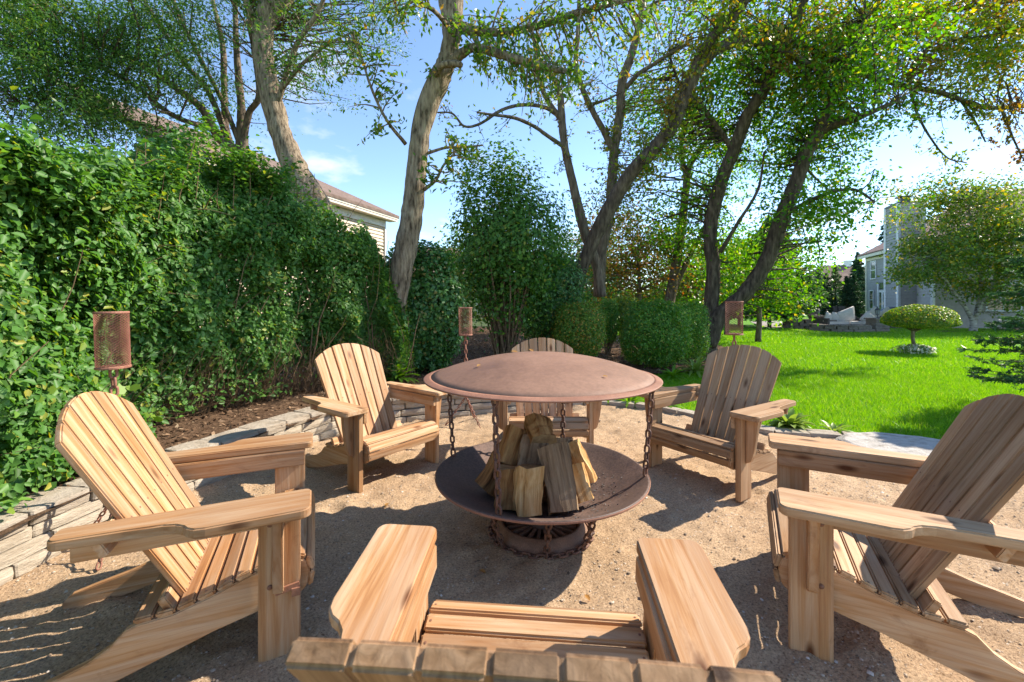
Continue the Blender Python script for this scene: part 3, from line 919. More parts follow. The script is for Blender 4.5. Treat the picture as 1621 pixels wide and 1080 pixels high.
for row in range(4):
    s = S0 + (0.0, 0.13, 0.05, 0.18)[row]
    while s < S1:
        ln = random.uniform(0.24, 0.42) if row < 3 else random.uniform(0.24, 0.34)
        p, a = ev_all(s + ln / 2)
        cap = row == 3
        h = 0.074
        me = random.choice(st_cap if cap else st_wall)
        o = link('stone', me, wall)
        dep = 0.27 if cap else 0.17
        nx, ny = -math.sin(a), math.cos(a)          # to the left of the way along = towards the bed
        offn = dep / 2 - (0.03 if cap else 0.0) + row * 0.012 + random.uniform(-.012, .012)
        o.location = Vector((p[0] + nx * offn, p[1] + ny * offn, 0.030 + row * 0.076 + random.uniform(-.003, .003))) - wb
        o.rotation_euler = (random.uniform(-.015, .015), random.uniform(-.012, .012), a + random.uniform(-.03, .03))
        o.scale = (ln, dep, h + (0.008 if cap else 0.0))
        s += ln + random.uniform(0.000, 0.004)
bk = MB()
sv = np.arange(S0, S1, 0.15)
for s, s2 in zip(sv[:-1], sv[1:]):
    (p, a), (q, b) = ev_all(s), ev_all(s2)
    o1, o2 = 0.15, 0.15
    A = Vector((p[0] - math.sin(a) * o1, p[1] + math.cos(a) * o1, 0)) - wb
    Bq = Vector((q[0] - math.sin(b) * o2, q[1] + math.cos(b) * o2, 0)) - wb
    bk.raw([A + Vector((0, 0, -.03)), Bq + Vector((0, 0, -.03)), Bq + Vector((0, 0, .27)), A + Vector((0, 0, .27))], [(0, 1, 2, 3)])
bk.build('soil_backing', M['mulch'], wall)

edging = empty('stone_edging', tuple(ev_all(S1)[0]) + (0,), 0, 'flush row of flat pale edging stones between sand and lawn', 'edging')
eb = Vector(edging.location)
S2 = d_all[np.argmin(np.linalg.norm(BP - np.array([3.45, 4.35]), axis=1))]
s = S1 + 0.03
while s < S2:
    ln = random.uniform(0.22, 0.34)
    p, a = ev_all(s + ln / 2)
    o = link('stone', random.choice(st_cap), edging)
    nx, ny = -math.sin(a), math.cos(a)
    o.location = Vector((p[0] + nx * 0.07, p[1] + ny * 0.07, 0.02)) - eb
    o.rotation_euler = (random.uniform(-.03, .03), random.uniform(-.03, .03), a + random.uniform(-.06, .06))
    o.scale = (ln, random.uniform(0.15, 0.2), 0.07)
    s += ln + 0.012

# ------------------------------------------------------------------ chairs
def arc_pts(cx, cy, r, a0, a1, n=5):
    return [(cx + r * math.cos(math.radians(a0 + (a1 - a0) * i / n)), cy + r * math.sin(math.radians(a0 + (a1 - a0) * i / n))) for i in range(n + 1)]

def back_slat_mesh(i, drop, near=False):
    def arc(x): return 0.872 - drop * (abs(x) / 0.335) ** 2.1
    xb, xt = i * 0.0765, i * 0.0945
    wb_, wt = (0.0700, 0.0855) if not near else (0.0762, 0.0942)
    def xs(u, e): return (xb + (xt - xb) * u / 0.86) + e * (wb_ + (wt - wb_) * u / 0.86) / 2
    pts = [(xs(0, -1), 0.0), (xs(0, 1), 0.0)]
    for e in (1, 0.5, 0, -0.5, -1):
        u = arc(xt + e * wt / 2)
        pts.append((xs(u, e), u))
    mx, my = (xb + xt) / 2, 0.42
    return outline_mesh('back_slat', [(x - mx, u - my) for x, u in pts], 0.036 if near else 0.024, M['wood'], 0.006 if near else 0.005, 3 if near else 2), mx, my

def make_chair():
    root = empty('garden_chair', (0, 0, 0))
    W = M['wood']
    leg_me = outline_mesh('leg', [(-0.0725, -0.293), (0.0725, -0.293), (0.0725, 0.293), (-0.0725, 0.293)], 0.04, W, 0.005)
    for sx in (-1, 1):
        plank(root, 'leg', (sx * 0.375, -0.0725, 0.0), (sx * 0.375, -0.0725, 0.586), (0, 1, 0), 0.145, 0.04, W, me=leg_me)
        # bracket under the arm, standing out from the leg
        pts = [(0, 0.55), (0.085, 0.55), (0.078, 0.46), (0.064, 0.36), (0.052, 0.29), (0.034, 0.245), (0.0, 0.225)]
        pts = [(x - 0.04, z - 0.39) for x, z in pts]
        if sx < 0: pts = [(-x, z) for x, z in pts][::-1]
        me = outline_mesh('arm_bracket', pts, 0.036, W, 0.004)
        o = link('arm_bracket', me, root)
        o.matrix_local = basis((1, 0, 0), (0, 0, 1), (0, -1, 0), (sx * (0.3965 + 0.04), -0.075, 0.424))
        # broad arm with rounded front and a step cut on the outside
        P = arc_pts(0.328 + 0.025, 0.04 - 0.025, 0.025, 180, 90, 4) + arc_pts(0.53 - 0.035, 0.04 - 0.035, 0.035, 90, 0, 5)
        P += [(0.533, -0.15), (0.537, -0.285), (0.531, -0.318), (0.512, -0.342), (0.488, -0.357), (0.468, -0.382), (0.456, -0.42), (0.446, -0.53)]
        P += arc_pts(0.44 - 0.03, -0.73 + 0.03, 0.03, 0, -90, 4) + arc_pts(0.340 + 0.02, -0.73 + 0.02, 0.02, -90, -180, 3)
        P = [(x - 0.43, y + 0.34) for x, y in P]
        if sx < 0: P = [(-x, y) for x, y in P][::-1]
        o = link('arm', outline_mesh('arm', P[::-1], 0.036, W, 0.009, 3), root)
        o.matrix_local = basis((1, 0, 0), (0, 1, 0), (0, 0, 1), (sx * 0.43, -0.34, 0.605))
        plank(root, 'arm_rail', (sx * 0.3385, 0.0, 0.543), (sx * 0.3385, -0.70, 0.543), (0, 0, 1), 0.084, 0.03, W, 0.004)
        # side board down to the rear foot
        S = [(0.022, 0.232), (0.034, 0.295), (0.018, 0.338), (-0.03, 0.356), (-0.10, 0.349), (-0.20, 0.316), (-0.30, 0.279), (-0.42, 0.244), (-0.52, 0.238),
             (-0.555, 0.225), (-0.60, 0.178), (-0.66, 0.142), (-0.75, 0.112), (-0.86, 0.086), (-0.95, 0.062), (-0.985, 0.03), (-0.98, 0.0), (-0.80, 0.0), (-0.60, 0.05), (-0.30, 0.142), (0.0, 0.212)]
        S = [(z - 0.17, y + 0.45) for y, z in S]
        o = link('side_board', outline_mesh('side_board', S, 0.034, W, 0.004), root)
        o.matrix_local = basis((0, 0, 1), (0, 1, 0), (-1, 0, 0), (sx * 0.326, -0.45, 0.17))
    # seat slats follow the rolled front edge and the dip
    prof = [(0.030, 0.225), (0.044, 0.292), (0.028, 0.346), (-0.03, 0.367), (-0.10, 0.360), (-0.20, 0.327), (-0.30, 0.290), (-0.42, 0.255), (-0.56, 0.248)]
    Pp = np.array(prof); dd = np.concatenate([[0], np.cumsum(np.linalg.norm(np.diff(Pp, axis=0), axis=1))])
    slat_me = outline_mesh('seat_slat', [(-0.0285, -0.345), (0.0285, -0.345), (0.0285, 0.345), (-0.0285, 0.345)], 0.022, W, 0.006)
    s = 0.036
    while s < dd[-1] - 0.02:
        y, z = np.interp(s, dd, Pp[:, 0]), np.interp(s, dd, Pp[:, 1])
        y2, z2 = np.interp(s + .02, dd, Pp[:, 0]), np.interp(s + .02, dd, Pp[:, 1])
        y1, z1 = np.interp(s - .02, dd, Pp[:, 0]), np.interp(s - .02, dd, Pp[:, 1])
        plank(root, 'seat_slat', (-0.345, y, z), (0.345, y, z), (0, y2 - y1, z2 - z1), 0.057, 0.022, W, me=slat_me)
        s += 0.0645
    # fan back of seven boards
    th = math.radians(28)
    yv, zv = Vector((0, -math.sin(th), math.cos(th))), Vector((0, -math.cos(th), -math.sin(th)))
    B0 = Vector((0, -0.395, 0.245))
    for i in range(-3, 4):
        me, mx, my = back_slat_mesh(i, 0.135)
        o = link('back_slat', me, root)
        o['slot'] = i
        o.matrix_local = basis((1, 0, 0), yv, zv, B0 + Vector((mx, 0, 0)) + yv * my)
    # boards across the back
    for u, hw, w in ((0.05, 0.335, 0.07), (0.385, 0.43, 0.075)):
        c = B0 + yv * u + zv * 0.027
        plank(root, 'back_brace', c + Vector((-hw, 0, 0)), c + Vector((hw, 0, 0)), yv, w, 0.028, W, 0.004)
    # screw heads on the back and seat boards
    mb = MB()
    def screw(p, n_):
        n_ = Vector(n_).normalized(); x_ = n_.orthogonal().normalized(); y_ = n_.cross(x_); p = Vector(p)
        mb.raw([p + (x_ * math.cos(a) + y_ * math.sin(a)) * 0.0045 + n_ * 0.0012 for a in np.arange(0, 6.28, 1.0472)] + [p + n_ * 0.0018], [(k, (k + 1) % 6, 6) for k in range(6)])
    for i in range(-3, 4):
        for u, ex in ((0.03, -.25), (0.03, .25), (0.385, 0.0)):
            xx = i * (0.0765 + (0.0945 - 0.0765) * u / 0.86) + ex * 0.075
            screw(B0 + Vector((xx, 0, 0)) + yv * u - zv * 0.012, -zv)
    s = 0.036
    while s < dd[-1] - 0.12:
        y, z = np.interp(s, dd, Pp[:, 0]), np.interp(s, dd, Pp[:, 1])
        y2, z2 = np.interp(s + .02, dd, Pp[:, 0]), np.interp(s + .02, dd, Pp[:, 1])
        nn = Vector((0, z2 - z, -(y2 - y))); nn = nn if nn.z > -1e-3 or nn.y > 0 else -nn
        for sx in (-1, 1): screw(Vector((sx * 0.328, y, z)) + nn.normalized() * 0.011, nn)
        s += 0.0645
    o = mb.build('screws', M['iron'], root); o['kind'] = 'stuff'
    # coach bolts through the legs
    for sx in (-1, 1):
        for z in (0.29, 0.53):
            mb = MB(); mb.lathe([(0.0, 0.007), (0.008, 0.006), (0.011, 0.0)], 8)
            o = mb.build('bolt', M['iron'], root, True)
            o.matrix_local = basis((0, 1, 0), (0, 0, 1), (sx, 0, 0), (sx * 0.395, -0.105, z))
    return root

def dress(root, mat_f):
    for ch in root.children:
        if ch.name.split('.')[0] in ('bolt', 'screws'): continue
        sl_ = ch.material_slots[0]
        sl_.link = 'OBJECT'
        sl_.material = mat_f(ch.name.split('.')[0])
chair = make_chair()
CH = [  # origin, facing, label, wood by part
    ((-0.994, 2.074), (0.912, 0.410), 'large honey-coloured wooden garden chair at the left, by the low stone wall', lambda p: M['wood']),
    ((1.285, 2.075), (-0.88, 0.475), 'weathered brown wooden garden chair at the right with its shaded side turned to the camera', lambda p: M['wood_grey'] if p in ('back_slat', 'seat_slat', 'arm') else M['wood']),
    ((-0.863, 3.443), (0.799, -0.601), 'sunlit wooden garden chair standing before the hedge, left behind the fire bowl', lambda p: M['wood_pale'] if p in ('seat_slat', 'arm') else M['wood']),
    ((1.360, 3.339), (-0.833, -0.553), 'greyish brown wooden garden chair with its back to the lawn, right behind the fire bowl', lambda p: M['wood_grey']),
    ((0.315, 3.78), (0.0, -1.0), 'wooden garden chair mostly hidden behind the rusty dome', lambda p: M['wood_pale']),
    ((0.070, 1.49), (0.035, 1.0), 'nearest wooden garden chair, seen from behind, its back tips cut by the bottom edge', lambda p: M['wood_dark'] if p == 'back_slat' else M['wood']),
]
chairs = []
for k, (p, F, lab, mf) in enumerate(CH):
    o = chair if k == 0 else copy_tree(chair)
    z = 0.0
    o.location = (p[0], p[1], z)
    o.rotation_euler = (0, 0, math.atan2(-F[0], F[1]))
    tag(o, lab, 'chair', 'wooden chairs around the fire pit')
    chairs.append(o)
for ch in chairs[5].children:                 # the nearest chair has a flatter top
    if ch.name.split('.')[0] == 'back_slat':
        ch.data = back_slat_mesh(ch['slot'], 0.015, True)[0]
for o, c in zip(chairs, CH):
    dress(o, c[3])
mb = MB(); mb.box((0, 0, 0), (0.010, 0.085, 0.022), Matrix.Rotation(0.15, 3, 'X')); mb.box((0.006, 0.03, -0.016), (0.012, 0.03, 0.03))
o = mb.build('iron_clip', M['rust_edge'], chairs[0]); o.location = (0.402, -0.045, 0.275)
chairs[5].location.z = -0.002
chairs[5].rotation_euler = (math.radians(7), math.radians(0.9), math.atan2(-0.072, 1))

# ------------------------------------------------------------------ fire pit
FX, FY = 0.175, 2.64
pit = empty('fire_pit', (FX, FY, 0), 0, 'rusty round fire pit, a wide bowl hung with chains under a domed lid', 'fire pit')
HB, RB, HD, RD = 0.37, 0.63, 0.94, 0.70
mb = MB()
prof = []
nseg = 16
for i in range(nseg + 1):
    t = i / nseg; r = (RB - 0.012) * t
    prof.append((max(r, 0.001), HB - 0.17 * (1 - t ** 2.1)))
prof += [(RB - 0.004, HB + 0.003), (RB, HB - 0.004)]
for i in range(nseg, -1, -1):
    t = i / nseg; r = RB * t
    prof.append((max(r, 0.001), HB - 0.012 - 0.175 * (1 - t ** 2.1)))
mb.lathe(prof, 96); mb.build('bowl', M['rust_bowl'], pit, True)
# orange weathered rim band on the outside
mb = MB(); mb.lathe([(RB + 0.002, HB - 0.013), (RB + 0.004, HB - 0.004), (RB + 0.001, HB - 0.001)], 96); mb.build('bowl_rim', M['rust_edge'], pit, True)
mb = MB(); prof = []
RI = RD - 0.045
for i in range(nseg + 1):
    t = i / nseg
    prof.append((max(RI * t, 0.001), HD + 0.012 + 0.126 * (1 - t ** 2.0)))
prof += [(RI + 0.001, HD + 0.004)]
for i in range(nseg, -1, -1):
    t = i / nseg
    prof.append((max((RI - .006) * t, 0.001), HD + 0.004 + 0.124 * (1 - t ** 2.0)))
mb.lathe(prof, 96); mb.build('dome', M['rust_dome'], pit, True)
mb = MB(); mb.lathe([(RI - 0.003, HD + 0.0125), (RI + 0.012, HD + 0.0085), (RD - 0.006, HD + 0.003), (RD, HD), (RD - 0.003, HD - 0.006), (RI, HD + 0.000)], 96, close=True)
mb.build('dome_flange', M['rust_edge'], pit, True)
# dished cast base with radial ribs
mb = MB(); mb.lathe([(0.285, -0.02), (0.285, 0.012), (0.262, 0.045), (0.245, 0.075), (0.232, 0.078), (0.224, 0.062), (0.216, 0.034)], 64); mb.build('base_ring', M['rust_base'], pit, True)
mb = MB(); mb.lathe([(0.222, 0.034), (0.12, 0.026), (0.001, 0.022)], 48); mb.build('base_pan', M['rust_bowl'], pit, True)
rib = MB(); rib.box((0.150, 0, 0.046), (0.125, 0.016, 0.026))
rib_me = rib.mesh('base_rib', M['rust_base'])
for k in range(22):
    o = link('base_rib', rib_me, pit); o.rotation_euler = (0, 0, 2 * math.pi * k / 22)
mb = MB(); mb.lathe([(0.001, 0.20), (0.075, 0.20), (0.085, 0.10), (0.10, 0.03), (0.001, 0.03)], 24); mb.build('base_post', M['rust_bowl'], pit, True)

def link_mesh(name, L, W, r, mat, seg=14, sides=6):
    """one chain link, long axis local Z"""
    pts = []
    hw, hl = W / 2 - r, L / 2 - r - (W / 2 - r)
    n = seg // 2
    for i in range(n + 1):
        a = math.pi * i / n
        pts.append((hw * math.cos(a), 0, hl + hw * math.sin(a)))
    for i in range(n + 1):
        a = math.pi + math.pi * i / n
        pts.append((hw * math.cos(a), 0, -hl + hw * math.sin(a)))
    m = MB(); m.tube(pts, r, sides, closed=True)
    return m.mesh(name, mat, True)
LK = link_mesh('link', 0.060, 0.040, 0.0070, M['rust_chain'])
LK_pitch = 0.060 - 4 * 0.0070 + 0.013
def chain(parent, p0, p1, me, pitch, sag=0.0, twist=0.0, name='chain', endpad=True):
    p0, p1 = Vector(p0), Vector(p1)
    c = empty(name, p0)
    c.parent = parent
    L = (p1 - p0).length
    n = max(1, round(L / pitch))
    for k in range(n):
        t = (k + 0.5) / n
        p = p0.lerp(p1, t) - Vector((0, 0, sag * 4 * t * (1 - t)))
        q = p0.lerp(p1, min(1, t + .02)) - Vector((0, 0, sag * 4 * (t + .02) * (1 - t - .02)))
        d = (q - p).normalized() if (q - p).length > 1e-6 else (p1 - p0).normalized()
        x = d.orthogonal().normalized()
        x = Matrix.Rotation(twist + (math.pi / 2 if k % 2 else 0) + random.uniform(-.25, .25), 3, d) @ x
        y = d.cross(x)
        o = link('link', me, c)
        o.matrix_local = basis(x, y, d, p - p0)
    return c
for a in (71, 157, 247, 352):
    ca, sa = math.cos(math.radians(a)), math.sin(math.radians(a))
    chain(pit, ((RD - 0.045) * ca, (RD - 0.045) * sa, HD + 0.004), ((RB - 0.02) * ca, (RB - 0.02) * sa, HB + 0.0), LK, LK_pitch, twist=random.uniform(0, 1.5))
for a in (222, 272, 318, 35, 100, 160):
    ca, sa = math.cos(math.radians(a)), math.sin(math.radians(a))
    chain(pit, (0.40 * ca, 0.40 * sa, HB - 0.12), (0.30 * ca, 0.30 * sa, 0.015), LK, LK_pitch, twist=random.uniform(0, 1.5))
# chain laid round the foot of the base
ring = empty('foot_chain', (0, 0, 0)); ring.parent = pit
nring = 46
for k in range(nring):
    a = 2 * math.pi * k / nring
    o = link('link', LK, ring)
    d = Vector((-math.sin(a), math.cos(a), 0)); up = Vector((0, 0, 1)); rd = Vector((math.cos(a), math.sin(a), 0))
    o.matrix_local = basis(rd, d.cross(rd), d, rd * 0.302 + Vector((0, 0, 0.012 + 0.004 * (k % 2)))) if k % 2 else basis(up, d.cross(up), d, rd * 0.302 + Vector((0, 0, 0.016)))

# ash on the bowl and fallen leaves are things lying there
def bowl_z(r): return HB - 0.17 * (1 - (min(r, RB) / (RB - 0.012)) ** 2.1)
n = 900
rr = RB * 0.9 * np.sqrt(RNG.random(n)); aa = RNG.uniform(-1.4, 0.9, n)
c = np.stack([FX + rr * np.cos(aa), FY + rr * np.sin(aa), np.array([bowl_z(r) for r in rr]) + 0.003], 1)
k = RNG.random(n) < np.clip(1.3 - rr / 0.42, 0, 1); c = c[k]; n = len(c)
V, F = leaf_arrays(c, 0.012 * RNG.uniform(.3, 1.4, n), 0.008, np.array([0, 0, 1.]) + RNG.normal(size=(n, 3)) * .5, rand_dirs(n))
tag(link('ash_crumbs', np_mesh('ash_crumbs', V, F, M['ash'])), kind='stuff')

def split_log(name, label, base, top, w, t, mat, twist=0.0, seed=0, wedge=0.0, bark=True):
    """cloven billet from base to top: uneven four-sided section, riven faces, sawn ends"""
    rnd = random.Random(seed)
    base, top = Vector(base), Vector(top)
    L = (top - base).length
    d = (top - base).normalized()
    x = Vector((math.cos(twist), math.sin(twist), 0)); x = (x - d * x.dot(d)).normalized(); y = d.cross(x)
    sec = [(-w / 2, -t / 2), (-w * .1, -t * .55), (w / 2, -t / 2 + wedge * t * .4), (w * .52, t * .05), (w / 2 - wedge * w * .5, t / 2), (0, t * .62), (-w / 2, t / 2 - wedge * t * .3), (-w * .53, 0)]
    n, ns = 7, len(sec)
    vs_, fs, mi = [], [], []
    for i in range(n):
        z = L * i / (n - 1) - L / 2
        for k, (a, b) in enumerate(sec):
            jx = mnoise.noise(Vector((k * 3.1 + seed, i * 0.45, seed * 1.7))) * w * 0.16 + rnd.uniform(-1, 1) * w * .018
            jy = mnoise.noise(Vector((k * 2.3 - seed, i * 0.45, seed * 2.7))) * t * 0.16 + rnd.uniform(-1, 1) * t * .018
            endj = rnd.uniform(-.012, .012) if i in (0, n - 1) else 0
            vs_.append((a + jx, b + jy, z + endj))
    for i in range(n - 1):
        for k in range(ns):
            l = (k + 1) % ns
            fs.append((i * ns + k, i * ns + l, (i + 1) * ns + l, (i + 1) * ns + k)); mi.append(1 if (bark and k in (4, 5)) else 0)
    fs.append(tuple(range(ns))[::-1]); mi.append(2)
    fs.append(tuple((n - 1) * ns + k for k in range(ns))); mi.append(2)
    me = bpy.data.meshes.new(name)
    me.from_pydata(vs_, [], fs)
    for m in (M[mat], M['log_bark'], M['log_end']): me.materials.append(m)
    me.polygons.foreach_set('material_index', mi)
    o = link(name, me)
    o.matrix_world = basis(x, y, d, (base + top) / 2)
    return tag(o, label, 'log', 'firewood stacked in the fire bowl')
def pitp(px, py, dy):        # a point of the stack: seen at px, py, dy metres from the pit's centre
    return at(px, py, FY + dy)
split_log('firewood_log', 'dark mossy split log leaning at the left of the stack, partly behind a chain', pitp(770, 776, -.08), pitp(812, 708, .02), 0.140, 0.120, 'split_dark', 0.5, 3, .3)
split_log('firewood_log', 'upright yellowish split log with dark edge, second from the left at the front', pitp(800, 806, -.24), pitp(806, 742, -.20), 0.122, 0.108, 'split_dark', 0.2, 5, .2)
split_log('firewood_log', 'clean pale split log standing in the middle of the front', pitp(836, 812, -.30), pitp(838, 738, -.25), 0.140, 0.108, 'split_wood', 0.15, 8, .1, False)
split_log('firewood_log', 'tall greyish split log leaning to the left in front, tallest of the front row', pitp(894, 810, -.30), pitp(875, 706, -.17), 0.152, 0.102, 'split_grey', -0.1, 11, .1, False)
split_log('firewood_log', 'bright yellow splintered log leaning at the right of the front', pitp(926, 794, -.22), pitp(908, 738, -.12), 0.116, 0.096, 'split_wood', -0.5, 14, .3, False)
split_log('firewood_log', 'split log with bright torn edge leaning on the right side of the stack', pitp(930, 765, -.06), pitp(903, 700, .04), 0.122, 0.102, 'split_wood', -0.6, 17, .4)
split_log('firewood_log', 'yellow-brown split log leaning over the top left of the stack', pitp(802, 738, -.06), pitp(822, 680, .04), 0.146, 0.108, 'split_dark', 0.4, 21, .2)
split_log('firewood_log', 'log with smooth grey cut face, directly under the top log', pitp(838, 752, -.12), pitp(848, 697, .02), 0.165, 0.144, 'split_grey', 0.1, 24, .3)
split_log('firewood_log', 'short log with a charred end lying on top of the stack', pitp(862, 702, -.06), pitp(848, 668, .07), 0.152, 0.138, 'split_dark', 0.0, 27, .5)
split_log('firewood_log', 'reddish log deep between the front logs, low in the stack', pitp(868, 790, -.14), pitp(866, 730, .0), 0.171, 0.144, 'split_dark', 0.2, 30, .2)
split_log('firewood_log', 'log behind the tall grey one with only its sawn top in view', pitp(890, 770, -.04), pitp(886, 696, .06), 0.146, 0.120, 'split_grey', 0.0, 33, .2)

# ------------------------------------------------------------------ torches
TK = link_mesh('link', 0.066, 0.044, 0.0075, M['rust_torch'])
TKs = link_mesh('link', 0.044, 0.028, 0.0048, M['rust_torch'], 10, 5)
def basket_mesh(nc, nr, wire):
    m = MB()
    R, H = 0.074, 0.305
    for k in range(nc):                      # expanded metal: neighbouring strands meet at every other row
        pts = []
        for j in range(nr + 1):
            a = 2 * math.pi * (k + (0.47 if (j + k) % 2 else -0.47)) / nc
            pts.append((R * math.cos(a), R * math.sin(a), H * j / nr))
        m.tube(pts, wire, 3, cap=False)
    return m.mesh('mesh_basket', M['rust_torch'])
BK = basket_mesh(44, 44, 0.0021); BKw = basket_mesh(26, 30, 0.0030)
def torch(x, y, label, lean=(0, 0), z_top=1.335):
    t = empty('garden_torch', (x, y, 0.0), random.uniform(0, 1), label, 'torch', 'rusty chain torches round the sand')
    t.rotation_euler = (lean[0], lean[1], random.uniform(0, 1))
    zb = z_top - 0.31
    b = link('mesh_basket', BK if y < 3 else BKw, t); b.location = (0, 0, zb)
    mb = MB(); mb.lathe([(0.001, zb - 0.012), (0.078, zb - 0.010), (0.080, zb), (0.074, zb + .004), (0.001, zb)], 28); mb.build('base_plate', M['rust_torch'], t)
    mb = MB(); mb.lathe([(0.077, zb + .296), (0.079, zb + 0.302), (0.077, zb + .308), (0.072, zb + .302)], 28, close=True); mb.build('top_hoop', M['rust_torch'], t)
    chain(t, (0, 0, zb - 0.012), (0, 0, 0.30), TK, 0.052, twist=0.3, name='chain_pole')
    for k in range(3):
        a = k * 2.094 + 0.4
        chain(t, (0.01 * math.cos(a), 0.01 * math.sin(a), 0.31), (0.24 * math.cos(a), 0.24 * math.sin(a), 0.012), TKs, 0.034, twist=0.3, name='leg_chain')
    return t
torch(-2.215, 2.46, 'rusty mesh torch on a chain pole against the hedge, nearest of the torches', (0, math.radians(-1.5)))
torch(-0.515, 4.95, 'small rusty mesh torch on a chain pole between hedge and dome', (0, math.radians(-1)))
torch(2.10, 4.12, 'rusty mesh torch behind the chair beside the lawn', (0, 0), 1.40)

# ------------------------------------------------------------------ stones and fallen leaves
def rock(name, label, loc, size, seed, mat, flat=0.0):
    bm = bmesh.new(); bmesh.ops.create_icosphere(bm, subdivisions=3, radius=0.5)
    for v in bm.verts:
        q = v.co * 2.2 + Vector((seed, seed * 2, 0))
        v.co *= 1 + 0.28 * mnoise.noise(q) + 0.10 * mnoise.noise(q * 3)
        if flat: v.co.z = max(min(v.co.z, flat), -flat)
    me = bpy.data.meshes.new(name); bm.to_mesh(me); bm.free(); me.materials.append(M[mat])
    for p in me.polygons: p.use_smooth = not flat
    o = link(name, me); o.location = loc; o.scale = size
    return tag(o, label, 'stone')
rock('flat_stone', 'large flat white stone lying at the edge of the lawn', (3.62, 4.02, 0.03), (1.15, 0.75, 0.36), 3.3, 'white_stone', 0.16)
rock('boulder', 'small rounded pinkish boulder in the bed, left of the dome', (-0.98, 5.75, 0.36), (0.27, 0.20, 0.22), 8.1, 'boulder')

def one_leaf(name, loc, size, nrm, dr, label, cat='leaf', group=None, mat='leaf_fallen'):
    V, F = leaf_arrays(np.zeros((1, 3)), size, size * 0.55, np.array([nrm], float), np.array([dr], float), True, 0.18, 0.05)
    o = link(name, np_mesh(name, V, F, M[mat])); o.location = loc
    return tag(o, label, cat, group)
def dome_z(r): return HD + 0.012 + 0.126 * (1 - (r / RI) ** 2)
for k, (lx, ly, sz, lab) in enumerate([(-0.16, 0.10, 0.045, 'small yellow leaf on the far slope of the dome'), (-0.05, 0.22, 0.05, 'pale curled leaf near the top of the dome'),
                                       (-0.36, -0.22, 0.035, 'tiny brown leaf on the left slope of the dome'), (0.30, -0.42, 0.03, 'tiny tan leaf near the right front edge of the dome')]):
    one_leaf('fallen_leaf', (FX + lx, FY + ly, dome_z(math.hypot(lx, ly)) + 0.008), sz, (0.1, -0.3, 1), (math.cos(k * 2.1), math.sin(k * 2.1), 0), lab, group='leaves fallen on the dome')
for k, (x, y, lab) in enumerate([(-0.72, 1.62, 'yellow leaf on the sand between the left and the nearest chair'), (0.62, 2.05, 'orange leaf on the sand just right of the foot of the fire pit'), (0.35, 2.02, 'orange-brown leaf on the sand in front of the fire pit'),
        (-0.15, 2.22, 'brown leaf in the shade of the fire bowl'), (0.86, 1.72, 'bright yellow leaf on the sand left of the weathered chair'), (-0.85, 2.95, 'yellow leaf on the sand in front of the sunlit chair'), (-1.6, 2.35, 'yellow leaf on the sand behind the left chair'),
        (1.95, 2.75, 'tan leaf on the sand between the two chairs on the right'), (1.05, 4.3, 'yellow leaf on the sand right of the hidden chair'), (-0.95, 4.55, 'brown leaf on the sand near the foot of the small torch'), (2.25, 3.1, 'brown leaf on the sand near the right rear foot of the greyish chair')]):
    z = float(sand_z(np.array([x]), np.array([y]))[0])
    one_leaf('fallen_leaf', (x, y, z + 0.012), random.uniform(0.035, 0.05), (random.uniform(-.3, .3), random.uniform(-.3, .3), 1), (random.uniform(-1, 1), random.uniform(-1, 1), 0), lab, group='leaves fallen on the sand')

# ------------------------------------------------------------------ plants
def leafy_plant(name, label, cat, base, n, length, width, mat, arch=0.62, spread=1.0, ovate=True, group=None, stem=0.0):
    """rosette: each broad leaf is a part"""
    root = empty(name, base, 0, label, cat, group)
    for k in range(n):
        a = k * 2.39996 + random.uniform(-.3, .3)
        t = (k + 1) / n
        el = math.radians(78 - 62 * t * arch * 2 * random.uniform(.8, 1.1))
        L = length * random.uniform(0.7, 1.15)
        nseg = 5
        vs_, fs = [], []
        p = Vector((math.cos(a) * 0.02, math.sin(a) * 0.02, 0.0)); e = el
        side = Vector((-math.sin(a), math.cos(a), 0))
        for i in range(nseg + 1):
            u = i / nseg
            w = width * (math.sin(math.pi * min(1, 0.06 + u * 0.94)) ** 0.8) * (1 - 0.25 * u) / 2 if u > 0.18 or stem == 0 else width * 0.07
            nrm = Vector((-math.sin(e) * math.cos(a), -math.sin(e) * math.sin(a), math.cos(e)))
            vs_ += [p - side * w + nrm * w * 0.35, p, p + side * w + nrm * w * 0.35]
            p = p + Vector((math.cos(e) * math.cos(a), math.cos(e) * math.sin(a), math.sin(e))) * (L / nseg) * spread
            e -= arch * random.uniform(0.25, 0.5)
        for i in range(nseg):
            for j in range(2):
                fs.append((i * 3 + j, i * 3 + j + 1, (i + 1) * 3 + j + 1, (i + 1) * 3 + j))
        m = MB(); m.raw(vs_, fs); m.build('leaf', M[mat], root, True)
    return root
leafy_plant('hosta_plant', 'broad-leaved hosta with pale edges on the lawn edge, next to the white stone', 'plant', (3.02, 4.74, 0.02), 64, 0.25, 0.082, 'leaf_hosta')
leafy_plant('hosta_plant', 'small hosta beside the bigger one at the lawn edge', 'plant', (3.42, 4.62, 0.0), 22, 0.20, 0.05, 'leaf_hosta')
for k, (x, y, lab) in enumerate([(1.60, 5.95, 'green hosta seen between dome and the greyish chair, by the edging'), (2.02, 5.75, 'green hosta under the arm of the greyish chair, by the edging'), (1.15, 6.15, 'green hosta seen just below the right rim of the dome')]):
    leafy_plant('hosta_plant', lab, 'plant', (x, y, 0.0), 30, 0.27, 0.07, 'leaf_young')
leafy_plant('hosta_plant', 'pale variegated plant at the foot of the forked trunk', 'plant', (3.55, 8.45, 0.05), 40, 0.42, 0.07, 'leaf_hosta')
leafy_plant('fern', 'small bright green fern at the foot of the hedge, right of the sunlit chair', 'plant', (-1.58, 6.05, 0.32), 40, 0.34, 0.07, 'leaf_young')
